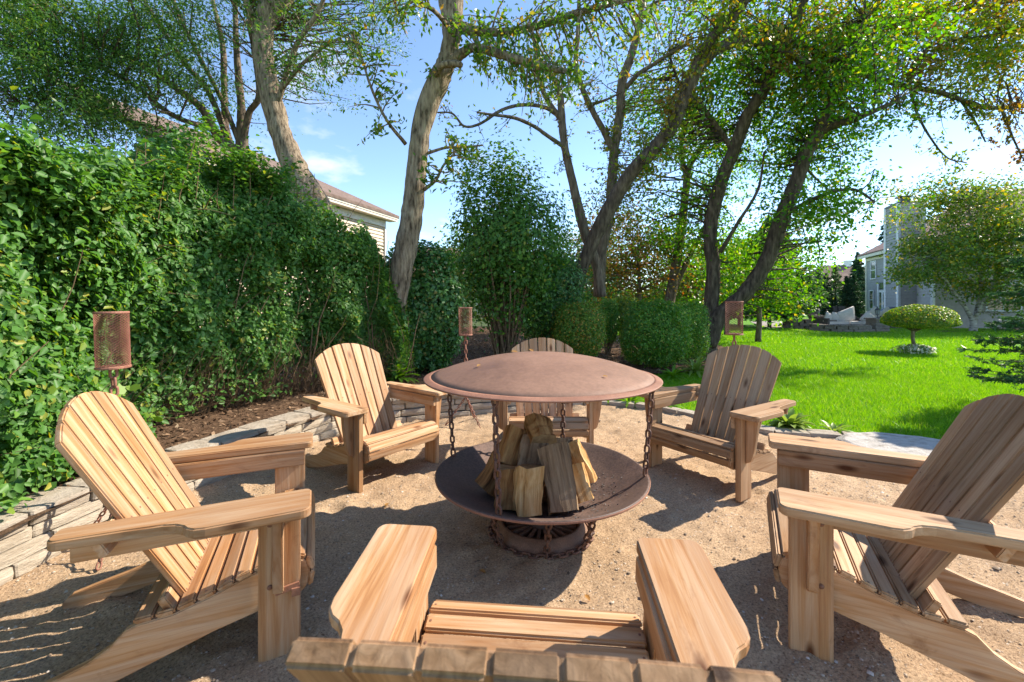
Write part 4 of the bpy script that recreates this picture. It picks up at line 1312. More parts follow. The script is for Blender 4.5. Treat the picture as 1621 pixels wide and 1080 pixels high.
leafy_plant('hosta_plant', 'low light green plant beside the boxy clipped shrub', 'plant', (2.95, 8.0, 0.03), 24, 0.3, 0.06, 'leaf_young')

# near broad-leaved creeper at the left edge: stems with big single leaves
crp = empty('broad_leaf_shrub', (-2.95, 2.2, 0.30), 0, 'low shrub with large bright green leaves at the left picture edge, above the wall', 'shrub')
stem_mb = MB()
big = outline_mesh('leaf', [(0, -0.5), (0.18, -0.46), (0.36, -0.22), (0.30, 0.02), (0.42, 0.16), (0.16, 0.22), (0.0, 0.5), (-0.16, 0.22), (-0.42, 0.16), (-0.30, 0.02), (-0.36, -0.22), (-0.18, -0.46)], 0.012, M['leaf_young'], 0)
for k in range(52):
    p0 = Vector((random.uniform(-.35, .12), random.uniform(-.6, 1.15), 0.0))
    tip = p0 + Vector((random.uniform(-.1, .24), random.uniform(-.25, .25), random.uniform(0.12, 0.70)))
    mid = (p0 + tip) / 2 + Vector((random.uniform(-.06, .06), random.uniform(-.06, .06), .05))
    stem_mb.tube([p0, mid, tip], [0.006, 0.005, 0.003], 5)
    for t in (0.35, 0.6, 0.8, 1.0, 1.0):
        q = p0.lerp(mid, t * 2) if t < .5 else mid.lerp(tip, t * 2 - 1)
        o = link('leaf', big, crp)
        sz = random.uniform(0.055, 0.105)
        o.scale = (sz, sz, sz)
        o.location = q + Vector((random.uniform(-.06, .06), random.uniform(-.06, .06), random.uniform(-.02, .03)))
        o.rotation_euler = (random.uniform(-.2, 1.0), random.uniform(-.2, .9), random.uniform(0, 6.28))
stem_mb.build('stems', M['twig'], crp)
scatter_twigs = MB()

# ------------------------------------------------------------------ the tall hedge on the left
HP = [(-3.35, -1.0), (-3.25, 0.8), (-3.12, 2.3), (-3.32, 3.4), (-3.16, 4.3), (-2.62, 5.25), (-2.12, 5.95), (-1.86, 6.15), (-1.50, 6.05)]
HT = [1.90, 1.90, 1.98, 2.44, 2.96, 2.68, 2.34, 2.12, 1.02]
hp = smooth_path(HP, 0.04)
hd, hev = path_tools(hp)
ctrl_s = [hd[np.argmin(np.linalg.norm(hp - np.array(p), axis=1))] for p in HP]
hedge = empty('hedge', (-3.1, 3.4, 0.3), 0, 'tall loose green hedge filling the left, from the picture edge to the leaning trunk', 'hedge')
HB0 = np.array([-3.1, 3.4, 0.3])
def hedge_pts(n, s0=0.0, s1=None, dep_m=0.17):
    s1 = s1 or hd[-1]
    s = RNG.uniform(s0, s1, n)
    # points more often on the front than on the top
    top = RNG.random(n) < 0.26
    zt = np.interp(s, ctrl_s, HT) + 0.14 * np.sin(s * 2.3) + 0.10 * np.sin(s * 5.9 + 1) + 0.08 * np.sin(s * 13.0) + RNG.exponential(0.05, n)
    v = RNG.random(n)
    z = 0.34 + (zt - 0.34) * v ** 0.95
    px, py = np.interp(s, hd, hp[:, 0]), np.interp(s, hd, hp[:, 1])
    qx, qy = np.interp(s + .03, hd, hp[:, 0]) - np.interp(s - .03, hd, hp[:, 0]), np.interp(s + .03, hd, hp[:, 1]) - np.interp(s - .03, hd, hp[:, 1])
    ln = np.hypot(qx, qy) + 1e-9
    nx, ny = qy / ln, -qx / ln                   # towards the sand
    P = np.stack([px, py, z], 1)
    bulge = 0.22 * np.sin(np.pi * np.clip((z - 0.1) / (zt + .4), 0, 1)) + 0.27 * lump(P, 1.25, 2.0) + 0.15 * lump(P, 3.3, 5.0) + 0.07 * lump(P, 8.0, 1.0)
    bulge = bulge + np.where(s < ctrl_s[3] + .3, 0.42, 0.16) * np.clip(1 - (z - .3) / 0.95, 0, 1)
    dep = RNG.exponential(dep_m, n)
    o = bulge - dep
    # upper surface: goes back from the front edge
    back = RNG.uniform(0, 1.3, n)
    z = np.where(top, zt + 0.12 * lump(P, 2.2, 3.0) - 0.25 * (back / 1.3) ** 2 - RNG.exponential(0.08, n), z)
    o = np.where(top, bulge - back, o)
    pos = np.stack([px + nx * o, py + ny * o, z], 1)
    nrm = np.where(top[:, None], np.array([0.1, -0.1, 1.0]), np.stack([nx, ny, np.full(n, 0.35)], 1))
    return pos, nrm, v, top, s
pos, nrm, v, top, s_ = hedge_pts(285000)
low = RNG.random(len(pos)) < np.where(top, 1, np.where(s_ < ctrl_s[3], np.clip((v + .10) / .12, 0, 1), np.clip(v / 0.26, 0.16, 1))) * np.clip(0.66 + 0.75 * lump(pos, 2.6, 9.0), 0.22, 1)
pos, nrm = pos[low], nrm[low]
n = len(pos)
sz = 0.049 * RNG.uniform(0.45, 1.5, n)
V, F = leaf_arrays(pos - HB0, sz, sz * 0.62, nrm * 0.9 + rand_dirs(n) * 0.8 + np.array([0, 0, .4]), rand_dirs(n) + np.array([0.2, -0.1, -0.55]), True, 0.16, 0.12)
o = link('foliage', np_mesh('foliage', V, F, M['leaf_hedge']), hedge); o['kind'] = 'stuff'
# deeper leaves inside the body
pos, nrm, v, top, s_ = hedge_pts(46000, dep_m=0.02)
k = ~top; pos, nrm = pos[k], nrm[k]; n = len(pos)
hn = nrm.copy(); hn[:, 2] = 0; pos = pos - unit(hn) * RNG.uniform(0.28, 0.75, (n, 1)); pos = pos[pos[:, 2] > 0.5]; n = len(pos)
sz = 0.095 * RNG.uniform(0.6, 1.2, n)
V, F = leaf_arrays(pos - HB0, sz, sz * 0.62, rand_dirs(n) + np.array([0.6, -0.4, .3]), rand_dirs(n) + np.array([0, 0, -.4]), False, 0.16, 0.12)
o = link('inner_foliage', np_mesh('inner_foliage', V, F, M['leaf_dark']), hedge); o['kind'] = 'stuff'
# the largest, nearest leaves one by one
V, F = leaf_arrays(np.zeros((1, 3)), 1.0, 0.62, np.array([[0, 0, 1.]]), np.array([[0, 1., 0]]), True, 0.2, 0.15)
hl = np_mesh('leaf', V, F, M['leaf_hedge'])
pos, nrm, v, top, s_ = hedge_pts(3000, ctrl_s[2] - 0.5, ctrl_s[4], 0.01)
cnt = 0
for p_, n_, v_, t_ in zip(pos, nrm, v, top):
    if t_ or v_ < 0.1 or cnt >= 280: continue
    o = link('leaf', hl, hedge); s_ = random.uniform(0.055, 0.085)
    nn = Vector(tuple(n_)).normalized() + Vector((random.uniform(-.5, .5), random.uniform(-.5, .5), random.uniform(0, .6)))
    o.rotation_euler = (nn.to_track_quat('Z', 'Y') @ Euler((0, 0, random.uniform(0, 6.28))).to_quaternion()).to_euler()
    o.scale = (s_, s_, s_)
    o.location = Vector(tuple(p_ - HB0 + n_ * 0.035))
    cnt += 1
# stems and bare twigs near the foot, shoots out of the top
mb = MB()
for k in range(900):
    s = random.uniform(0.6, hd[-1]) if k < 300 else random.uniform(ctrl_s[3] - .3, hd[-1]); (p, a) = hev(s)
    nx, ny = math.sin(a), -math.cos(a)
    zt = float(np.interp(s, ctrl_s, HT))
    o0 = random.uniform(-0.5, 0.05)
    b = Vector((p[0] + nx * o0, p[1] + ny * o0, 0.26))
    H = zt * random.uniform(0.35, 0.95) if k < 170 else random.uniform(0.12, 0.75)
    o1 = random.uniform(-0.15, 0.24) if k < 170 else random.uniform(-0.1, 0.5)
    t = Vector((p[0] + nx * o1 + random.uniform(-.25, .25), p[1] + ny * o1 + random.uniform(-.25, .25), 0.3 + H))
    pts = [b]
    for i in range(1, 6):
        pts.append(b.lerp(t, i / 5) + Vector((random.uniform(-.05, .05), random.uniform(-.05, .05), random.uniform(-.04, .04))))
    r0 = random.uniform(0.006, 0.016) if k < 170 else random.uniform(0.003, 0.007)
    mb.tube([q - Vector(tuple(HB0)) for q in pts], [r0 * (1 - i / 6.5) for i in range(6)], 4, cap=False)
for k in range(70):
    s = random.uniform(1.5, hd[-1] - .3); (p, a) = hev(s)
    nx, ny = math.sin(a), -math.cos(a)
    zt = float(np.interp(s, ctrl_s, HT)); z = random.uniform(1.0, zt + .1)
    o0 = 0.05
    b = Vector((p[0] + nx * o0, p[1] + ny * o0, z))
    t = b + Vector((nx * .22 + random.uniform(-.3, .3), ny * .22 + random.uniform(-.3, .3), random.uniform(-.1, .35)))
    mb.tube([q - Vector(tuple(HB0)) for q in (b, b.lerp(t, .5) + Vector((0, 0, .03)), t)], [0.006, 0.004, 0.002], 4, cap=False)
o = mb.build('stems', M['twig'], hedge, True); o['kind'] = 'stuff'

# ------------------------------------------------------------------ shrubs
make_shrub('ivy_shrub', 'dense dark green shrub right of the leaning trunk, under the small torch', 'shrub', tuple(at(668, 490, 6.9).xyz), (0.62, 0.5, 1.02), 15000, 'leaf_dark', 0.062, 0.75, bottom=0.30, lumps=0.10, depth=0.09, power=2.4, ovate=True)
make_shrub('tall_shrub', 'tall loose green shrub in the middle, behind the small torch, brown twigs at its foot', 'shrub', tuple(at(800, 400, 8.4).xyz), (0.98, 0.85, 1.75), 25000, 'leaf_hedge', 0.082, 0.6, bottom=0.3, lumps=0.42, lf=1.9, depth=0.24, low_gap=0.34, stems=70, fuzz=0.13, power=2.0, )
make_shrub('tall_shrub', 'dark evergreen shrub behind the hidden chair, left of the turning clipped shrub', 'shrub', tuple(at(868, 470, 9.2).xyz), (0.75, 0.7, 0.95), 15000, 'leaf_dark', 0.065, 0.55, bottom=0.2, lumps=0.16, depth=0.13)
GB = 'clipped shrubs in the mulch bed'
make_shrub('clipped_shrub', 'clipped rounded shrub with yellowing and reddish leaves on its top, left of the path', 'shrub', tuple(at(915, 522, 8.3).xyz), (0.47, 0.47, 0.50), 15000, 'leaf_box_warm', 0.040, 0.6, GB, 3.0, 0.06, 0.05, bottom=0.08)
make_shrub('clipped_shrub', 'small dark clipped shrub half hidden behind the turning one', 'shrub', tuple(at(962, 506, 11.2).xyz), (0.27, 0.3, 0.55), 9000, 'leaf_box', 0.045, 0.6, GB, 2.6, 0.07, 0.06, bottom=0.08)
make_shrub('clipped_shrub', 'large boxy clipped green shrub in the middle of the mulch bed', 'shrub', tuple(at(1034, 527, 9.2).xyz), (0.64, 0.62, 0.68), 24000, 'leaf_box', 0.045, 0.6, GB, 2.9, 0.09, 0.10, bottom=0.04)
make_shrub('clipped_shrub', 'boxy clipped green shrub between the large one and the forked trunk', 'shrub', tuple(at(1084, 522, 10.4).xyz), (0.46, 0.6, 0.66), 14000, 'leaf_box', 0.042, 0.6, GB, 3.2, 0.06, 0.05, bottom=0.04)
make_shrub('clipped_shrub', 'pale yellow-green shrub peeping out behind the large boxy one', 'shrub', tuple(at(988, 497, 11.5).xyz), (0.42, 0.4, 0.45), 8000, 'leaf_topiary', 0.05, 0.6, GB, 2.6, 0.08, 0.06, bottom=0.3)

# ------------------------------------------------------------------ trees
# grey ash in the centre
T2 = limb_px([(622, 585, 6.35, 24), (624, 510, 6.35, 19), (638, 420, 6.35, 20), (648, 365, 6.35, 20), (655, 317, 6.35, 18.5), (660, 264, 6.35, 17.5), (666, 211, 6.35, 17), (680, 158, 6.35, 18.5), (697, 123, 6.35, 19.5), (710, 88, 6.35, 15.5), (716, 53, 6.35, 17), (714, 0, 6.35, 22), (712, -60, 6.35, 20), (700, -140, 6.35, 16)])
T2b = limb_px([(712, 102, 6.35, 10), (730, 86, 6.20, 9), (748, 76, 6.05, 8), (780, 82, 5.90, 8), (822, 95, 5.75, 7.5), (865, 107, 5.65, 6.5), (905, 114, 5.55, 4)])
T2c = limb_px([(724, 42, 6.35, 11), (760, 50, 6.25, 8), (808, 50, 6.15, 7), (862, 38, 6.05, 6.5), (910, 22, 5.95, 6), (960, 8, 5.85, 5.5), (1015, -6, 5.75, 4.5)])
T2d = limb_px([(642, 228, 6.35, 4), (612, 190, 6.05, 3), (588, 140, 5.95, 2.6), (572, 90, 5.85, 2), (556, 50, 5.75, 1.5)])
T2e = limb_px([(676, 243, 6.35, 3), (706, 234, 6.15, 2.4), (735, 233, 6.05, 2.2), (765, 230, 5.95, 1.5)])
T2f = limb_px([(690, 118, 6.20, 6), (700, 104, 6.05, 6.5), (722, 101, 5.95, 6), (730, 103, 5.90, 5)])
T2g = limb_px([(672, 300, 6.35, 4), (690, 285, 6.05, 3), (702, 262, 5.95, 2.4), (722, 240, 5.85, 1.6)])
T2h = limb_px([(722, 60, 6.35, 5), (690, 20, 5.85, 4), (655, 0, 5.65, 3), (600, -30, 5.45, 2)])
make_tree('ash_tree', 'thick grey leaning trunk in the middle, two limbs reaching right', 'tree',
          [T2, T2b, T2c, T2d, T2e, T2f, T2g, T2h],
          sprays=[(1, .25, 1, 32, .6, .7, 26), (2, .08, 1, 64, .85, .7, 30), (3, .2, 1, 22, .6, .3, 20), (4, .3, 1, 8, .35, .2, 9), (6, .2, 1, 14, .5, .1, 16), (0, .55, .68, 8, .4, .5, 12), (0, .86, 1, 14, 1.0, .7, 30), (7, .1, 1, 22, .7, .6, 24)],
          bark='bark', leaf='leaf_ash', leafsize=0.095, leafw=0.42, sides=14)
# leaning trunk at the left
T1 = limb_px([(510, 420, 8.6, 36), (492, 330, 8.6, 33), (473, 281, 8.6, 24), (459, 246, 8.6, 20.5), (445, 211, 8.6, 18.5), (436, 176, 8.6, 18), (427, 141, 8.6, 17.5), (420, 105, 8.6, 16.5), (415, 70, 8.6, 16.5), (418, 35, 8.6, 18), (441, 0, 8.6, 20), (468, -50, 8.6, 18), (500, -140, 8.6, 14)])
T1b = limb_px([(436, 180, 8.6, 5), (452, 120, 8.4, 5), (470, 70, 8.2, 4.5), (500, 25, 8.0, 4), (520, -20, 7.9, 3)])
T1c = limb_px([(448, 140, 8.4, 3.5), (480, 100, 8.1, 3), (520, 70, 8.0, 2.5), (560, 50, 7.8, 1.5)])
T1d = limb_px([(402, 45, 8.6, 6), (395, 15, 8.3, 5), (378, -20, 8.1, 4)])
make_tree('ash_tree', 'thick bare brown trunk at the left, curving up out of the hedge', 'tree', [T1, T1b, T1c, T1d],
          sprays=[(1, .2, 1, 26, .8, .5, 30), (2, .1, 1, 26, .7, .6, 28), (3, .2, 1, 10, .7, .6, 26), (0, .82, 1, 16, 1.1, .7, 30)], bark='bark', leaf='leaf_locust', leafsize=0.085, leafw=0.4, sides=14)
# feathery locust behind the hedge
lo = [limb_px([(385, 330, 10, 12), (384, 239, 10, 11), (383, 205, 10, 9), (382, 169, 10, 7), (374, 70, 10, 5), (372, -30, 10, 4)]),
      limb_px([(384, 245, 10, 9), (350, 222, 9.8, 8), (338, 205, 9.6, 7.5), (317, 169, 9.4, 7), (262, 128, 9.0, 5.5), (197, 88, 8.6, 4.5), (123, 56, 8.2, 3.5), (70, 22, 7.9, 2.5), (0, -20, 7.6, 2)]),
      limb_px([(360, 228, 10, 7), (352, 197, 10, 6), (327, 140, 9.8, 5), (292, 100, 9.6, 4.5), (250, 35, 9.4, 3.5), (215, -20, 9.2, 3)]),
      limb_px([(366, 232, 10.2, 7), (357, 200, 10.2, 6), (355, 140, 10.2, 5.5), (352, 70, 10.2, 4.5), (334, -10, 10.2, 3.5)]),
      limb_px([(384, 232, 10, 6), (394, 180, 9.8, 5.5), (410, 150, 9.6, 5), (400, 70, 9.5, 4), (388, 0, 9.4, 3)]),
      limb_px([(338, 205, 9.6, 5), (274, 183, 9.0, 4.5), (211, 134, 8.6, 3.5), (150, 105, 8.2, 3), (60, 95, 7.8, 2)]),
      limb_px([(300, 215, 9.3, 4), (180, 185, 8.6, 3), (110, 165, 8.0, 2.5), (30, 160, 7.6, 1.5)]),
      limb_px([(384, 240, 10, 5), (352, 160, 9.8, 4), (300, 60, 9.4, 3.5), (270, -10, 9.2, 3)])]
make_tree('locust_tree', 'many-stemmed feathery green tree behind the hedge, filling the top left', 'tree', lo,
          clumps=[((at(130, 60, 8.2)), (2.0, 1.2, 1.0), 120, 100, .165), (at(300, 30, 9.4), (2.0, 1.3, 0.9), 90, 90, .165), (at(60, 140, 7.8), (1.2, 1.2, 0.8), 56, 95, .165),
                  (at(210, 130, 8.6), (1.4, 1.0, 0.7), 50, 70, .165), (at(20, 20, 7.6), (1.1, 1.0, 1.0), 90, 100, .165), (at(60, 90, 7.8), (1.2, 1.0, .9), 80, 100, .165), (at(150, 190, 8.2), (1.2, .8, .5), 50, 90, .165), (at(200, 60, 8.6), (1.3, 1.0, .8), 60, 90, .165), (at(480, 10, 9.4), (1.6, 1.2, 0.6), 46, 70, .165), (at(600, 0, 9.2), (0.8, 0.9, 0.8), 34, 80, .165),
                  (at(350, 130, 9.8), (0.9, 0.8, 0.9), 26, 55, 0.22), (at(60, 200, 7.6), (1.2, 1.0, 0.5), 36, 90, .165), (at(470, 120, 9.6), (0.8, 0.7, 0.6), 16, 55, 0.2), (at(430, -10, 9.4), (0.8, 0.9, 0.5), 26, 75, .165)],
          bark='bark_mid', leaf='leaf_locust', leafsize=0.075, leafw=0.36, sides=8)
# dark leaning tree in the middle with the arching bough
T3 = limb_px([(900, 480, 9.4, 14), (922, 420, 9.4, 13), (958, 342, 9.3, 13), (995, 280, 9.2, 13.5), (1031, 241, 9.1, 12.5), (1065, 197, 9.0, 12), (1083, 155, 8.9, 11.5), (1099, 117, 8.8, 11), (1115, 80, 8.7, 10), (1136, 50, 8.6, 9.5), (1161, 28, 8.5, 9), (1182, -5, 8.4, 8), (1215, -80, 8.3, 7)])
T3a = limb_px([(1085, 150, 8.90, 9), (1105, 112, 9.26, 9), (1133, 80, 9.53, 8.5), (1166, 60, 9.80, 8), (1208, 42, 10.07, 7.5), (1236, 52, 10.25, 7.5), (1254, 66, 10.43, 7), (1285, 80, 10.61, 7), (1323, 98, 10.70, 7), (1355, 114, 10.79, 6), (1392, 125, 10.88, 5), (1436, 137, 10.97, 4.5), (1492, 148, 11.06, 4.2), (1560, 170, 11.15, 3.8), (1625, 168, 11.24, 3), (1700, 160, 11.33, 2)])
T3e = limb_px([(1133, 82, 9.53, 6), (1180, 66, 9.53, 6), (1222, 76, 9.62, 5.5), (1262, 92, 9.71, 5), (1320, 128, 9.89, 3)])
T3f = limb_px([(1300, 88, 10.61, 4), (1345, 70, 10.97, 3.6), (1400, 40, 11.15, 3.2), (1470, 20, 11.33, 3), (1560, 10, 11.51, 2.4), (1640, -5, 11.60, 2)])
T3g = limb_px([(1436, 137, 10.97, 3), (1450, 100, 11.06, 2.6), (1480, 70, 11.15, 2.4), (1540, 60, 11.33, 2), (1621, 50, 11.42, 1.5)])
T3h = limb_px([(1440, 138, 10.97, 2.6), (1452, 180, 11.06, 2.2), (1474, 220, 11.15, 1.8), (1500, 250, 11.24, 1.3), (1530, 258, 11.33, 1)])
T3i = limb_px([(1520, 158, 11.15, 2.4), (1545, 195, 11.24, 1.8), (1560, 225, 11.33, 1.2)])
T3j = limb_px([(1585, 172, 11.15, 2.4), (1600, 210, 11.24, 1.8), (1618, 250, 11.33, 1.2)])
make_tree('arching_tree', 'dark leaning tree whose arching bough with browning leaves reaches the right edge', 'tree', [T3, T3a, T3e, T3f, T3g, T3h, T3i, T3j],
          sprays=[(1, .45, 1, 85, 0.88, .45, 26), (2, .3, 1, 26, 0.81, .5, 26), (3, .05, 1, 60, 0.94, .4, 30), (4, .1, 1, 40, 0.81, .4, 26), (5, .1, 1, 18, 0.47, .6, 13), (6, .1, 1, 12, 0.41, .7, 13), (7, .1, 1, 14, 0.41, .7, 14), (0, .25, .75, 50, 0.81, .3, 24), (0, .7, 1, 46, 1.08, .5, 30)],
          clumps=[(at(1310, 110, 10.61), (1.35, 0.96, 0.94), 44, 44, .23), (at(1400, 60, 11.06), (1.22, 0.96, 0.81), 40, 44, .23), (at(1550, 60, 11.33), (1.22, 0.84, 0.81), 40, 44, .23), (at(1240, 30, 10.07), (1.22, 0.96, 0.68), 26, 36, .23), (at(1500, 10, 11.33), (1.49, 0.96, 0.54), 50, 50, .23), (at(1590, 110, 11.33), (0.81, 0.84, 0.68), 46, 50, .23), (at(1600, 20, 11.51), (0.94, 0.84, 0.68), 40, 50, .23), (at(1470, 100, 11.06), (0.94, 0.84, 0.54), 40, 46, .23), (at(1350, 20, 10.61), (1.35, 0.96, 0.68), 44, 46, .23), (at(1260, 100, 10.07), (0.81, 0.72, 0.68), 26, 40, .23)],
          bark='bark_dark', leaf='leaf_turning', leafsize=0.105, leafw=0.55, sides=12)
# slender pale trees in the middle, thin foliage
T4a = [limb_px([(952, 470, 10.2, 10), (944, 420, 10.2, 9), (925, 365, 10.2, 9), (905, 282, 10.2, 8), (894, 233, 10.2, 7), (889, 181, 10.2, 6.5), (886, 145, 10.2, 5.5), (876, 125, 10.2, 4.5), (855, 90, 10.2, 3), (840, 40, 10.2, 2)]),
       limb_px([(889, 190, 10.2, 5), (868, 161, 10.1, 4.5), (855, 130, 10, 4), (848, 80, 9.9, 3), (838, 30, 9.8, 2)]),
       limb_px([(892, 232, 10.2, 4), (868, 216, 9.9, 3.5), (845, 200, 9.7, 3.2), (815, 187, 9.5, 3), (780, 182, 9.3, 2.4), (755, 178, 9.1, 1.8)]),
       limb_px([(880, 180, 10.2, 4), (862, 170, 10, 3.4), (830, 166, 9.8, 3.2), (795, 174, 9.6, 3), (760, 196, 9.4, 2.6), (735, 200, 9.2, 2.2), (716, 180, 9.1, 1.8), (690, 178, 9.0, 1.2)])]
make_tree('slender_tree', 'slender tree with thin leaning stem and sparse leaves, left of the dark leaning trunk', 'tree', T4a,
          sprays=[(0, .3, .6, 14, .5, .2, 14), (0, .6, 1, 26, .8, .2, 22), (1, .2, 1, 22, .7, .2, 18), (2, .3, 1, 9, .4, .1, 6), (3, .2, 1, 12, .4, .1, 6)], bark='bark_mid', leaf='leaf_sparse', leafsize=0.08, leafw=0.5, sides=8)
T4b = [limb_px([(948, 470, 10.8, 11), (952, 400, 10.8, 10), (965, 340, 10.8, 9), (969, 280, 10.8, 9), (974, 228, 10.8, 8.5), (982, 176, 10.8, 8), (985, 130, 10.8, 8), (1000, 86, 10.8, 7), (1013, 34, 10.8, 5.5), (1020, -20, 10.8, 4.5), (1030, -90, 10.8, 3)]),
       limb_px([(970, 236, 10.8, 7), (955, 206, 10.7, 6), (938, 176, 10.6, 5.5), (920, 135, 10.5, 5), (912, 98, 10.4, 4.5), (915, 52, 10.3, 4), (917, -10, 10.2, 3)]),
       limb_px([(990, 140, 10.8, 4.5), (1010, 118, 10.6, 4), (1035, 102, 10.4, 3.5), (1062, 84, 10.2, 3), (1092, 66, 10.1, 2)]),
       limb_px([(938, 165, 10.6, 3), (960, 158, 10.5, 2.2), (980, 148, 10.4, 1.6)]),
       limb_px([(1014, 32, 10.8, 3), (1035, 5, 10.6, 2.4), (1075, -2, 10.4, 2), (1110, 4, 10.2, 1.4)]),
       limb_px([(1001, 62, 10.8, 3), (985, 40, 10.6, 2.4), (976, 20, 10.5, 1.6)])]
make_tree('slender_tree', 'slender forked tree with sparse yellow-green leaves, directly behind the dark leaning trunk', 'tree', T4b,
          sprays=[(0, .28, .5, 22, .6, .1, 24), (0, .5, .95, 26, .8, .2, 20), (1, .1, 1, 28, .7, .2, 18), (2, .2, 1, 20, .7, .2, 22), (4, .1, 1, 14, .6, .2, 20)],
          clumps=[(at(1000, 280, 10.9), (0.7, .6, 1.0), 34, 40, .2), (at(1040, 160, 10.5), (0.4, .4, .5), 12, 26, .18), (at(960, 330, 10.9), (0.4, .5, .6), 18, 36, .2)],
          bark='bark_mid', leaf='leaf_sparse', leafsize=0.085, leafw=0.55, sides=8)
# forked tree by the lawn
T5 = limb_px([(1116, 562, 11.6, 24), (1118, 545, 11.6, 20), (1121, 522, 11.6, 15), (1126, 475, 11.6, 12.5), (1129, 420, 11.6, 12), (1124, 380, 11.6, 11.5), (1128, 338, 11.5, 11.5), (1140, 292, 11.3, 11.5), (1161, 239, 11.0, 11), (1183, 183, 10.7, 10.5), (1211, 141, 10.4, 9), (1242, 70, 10.0, 8), (1267, 18, 9.7, 7), (1290, -50, 9.4, 6)])
T5b = limb_px([(1118, 545, 11.5, 19), (1138, 502, 11.4, 14.5), (1180, 463, 11.2, 13.5), (1215, 410, 11.0, 13), (1239, 341, 10.8, 12.5), (1260, 289, 10.6, 12), (1278, 239, 10.4, 11.5), (1297, 207, 10.2, 10), (1320, 150, 10.0, 7), (1345, 90, 9.8, 5), (1370, 30, 9.6, 3.5)])
T5c = limb_px([(1297, 210, 10.2, 7), (1322, 198, 9.9, 6.5), (1350, 190, 9.6, 6), (1370, 182, 9.4, 4.5), (1420, 160, 9.2, 3)])
T5d = limb_px([(1161, 239, 11, 5), (1120, 180, 10.8, 4), (1080, 140, 10.6, 3), (1060, 90, 10.4, 2)])
T5e = limb_px([(1239, 341, 10.8, 5), (1300, 310, 10.2, 3.6), (1350, 300, 9.9, 2.6), (1385, 320, 9.7, 1.6)])
T5f = limb_px([(1140, 400, 11.3, 4), (1170, 350, 11.0, 3), (1200, 300, 10.8, 2.4), (1210, 240, 10.6, 1.6)])
make_tree('forked_tree', 'dark tree forking from the ground beside the lawn with bright backlit leaves', 'tree', [T5, T5b, T5c, T5d, T5e, T5f],
          clumps=[(at(1180, 200, 12.3), (2.9, 1.5, 2.4), 190, 62, .27), (at(1290, 230, 11.3), (1.3, 1.1, 1.4), 84, 56, .25), (at(1200, 400, 12.6), (1.6, 1.1, 1.0), 60, 50, .25), (at(1230, 60, 10.2), (2.4, 1.5, 1.2), 110, 60, .27),
                  (at(1080, 200, 12.2), (1.7, 1.1, 1.7), 80, 54, .26), (at(1300, 330, 9.9), (.75, .7, .65), 32, 44, .2), (at(1350, 130, 9.4), (.9, .9, .8), 46, 46, .23), (at(1240, 480, 11.5), (.8, .7, .5), 22, 44, .2), (at(1110, 350, 12.5), (1.0, .8, .9), 36, 46, .22)],
          bark='bark_dark', leaf='leaf_bright', leafsize=0.105, leafw=0.58, sides=12)
T6 = [limb_px([(1058, 490, 14, 10), (1070, 420, 14, 9), (1080, 350, 14, 8), (1086, 300, 14, 7), (1092, 262, 14, 6), (1120, 222, 14, 4), (1150, 190, 14, 3)]),
      limb_px([(1088, 285, 14, 5), (1078, 240, 14, 4.5), (1085, 200, 14, 4), (1100, 150, 14, 3)]), limb_px([(1062, 470, 14, 6), (1085, 420, 14, 5), (1110, 370, 14, 4), (1130, 330, 14, 3)])]
make_tree('slender_tree', 'slender tree further back, between the dark leaning trunk and the forked one', 'tree', T6,
          clumps=[(at(1100, 230, 14), (1.3, 1.2, 1.6), 60, 60, .28), (at(1060, 380, 14), (1.1, 1.0, .9), 34, 50, .28)], bark='bark_mid', leaf='leaf_bright', leafsize=0.11, leafw=0.55, sides=8)
# trees and bushes of the background
def bush_tree(name, label, px, py, Y, rx, rz, n, leaf, mat, lpc=60, group='trees behind the mulch bed', bark='bark_mid', cr=0.3):
    c = at(px, py, Y)
    z0 = 0.0
    tr = [(c.x, c.y, z0, 0.11), (c.x + .05, c.y, c.z * .5, 0.08), (c.x, c.y, c.z + rz * .3, 0.03)]
    return make_tree(name, label, 'tree', [tr], clumps=[(c, (rx, rx * .9, rz), n, lpc, cr)], bark=bark, leaf=mat, leafsize=leaf, leafw=0.55, group=group, sides=7)
bush_tree('background_tree', 'brownish green tree between the clipped shrubs and the sky, left of the bare slender trunk', 1010, 400, 15, 1.7, 1.3, 100, .12, 'leaf_brown')
bush_tree('background_tree', 'dark green tree low behind the turning clipped shrub', 900, 440, 14, 1.4, 1.2, 80, .12, 'leaf_dark')
bush_tree('background_tree', 'green tree behind the boxy clipped shrubs', 1080, 440, 17, 2.0, 1.3, 110, .14, 'leaf_box')
bush_tree('background_tree', 'dull green tree behind the tall loose shrub', 780, 430, 16, 2.2, 1.4, 100, .13, 'leaf_dark')
bush_tree('background_tree', 'light green tree behind the forked trunk', 1150, 440, 19, 2.0, 1.6, 110, .15, 'leaf_bright')
bush_tree('background_tree', 'yellowish tree close behind the forked trunk, with a low crown', 1200, 452, 15.5, .8, .55, 34, .12, 'leaf_bright', 46)
bush_tree('background_tree', 'olive tree far back between the slender trunks', 960, 420, 21, 2.2, 1.9, 100, .16, 'leaf_brown')
make_conifer('pine_tree', 'soft green pine at the far end of the lawn, left of the closed parasol', 'tree', (at(1218, 520, 25).x, 25, 0), 6.2, 3.3, 'needle_soft', 150, 260, 0.30, 0.24, 0.15, soft=1.0)
make_conifer('pine_tree', 'shorter pine behind the forked trunk at the far lawn edge', 'tree', (at(1170, 520, 28).x, 28, 0), 5.4, 2.8, 'needle_soft', 120, 220, 0.30, 0.24, 0.15, soft=1.0)
make_conifer('spruce_tree', 'tall dark spruce behind the grey house', 'tree', (at(1412, 500, 50).x, 50, 0), 12.4, 3.6, 'needle', 110, 120, 0.62, 0.22, 0.35)
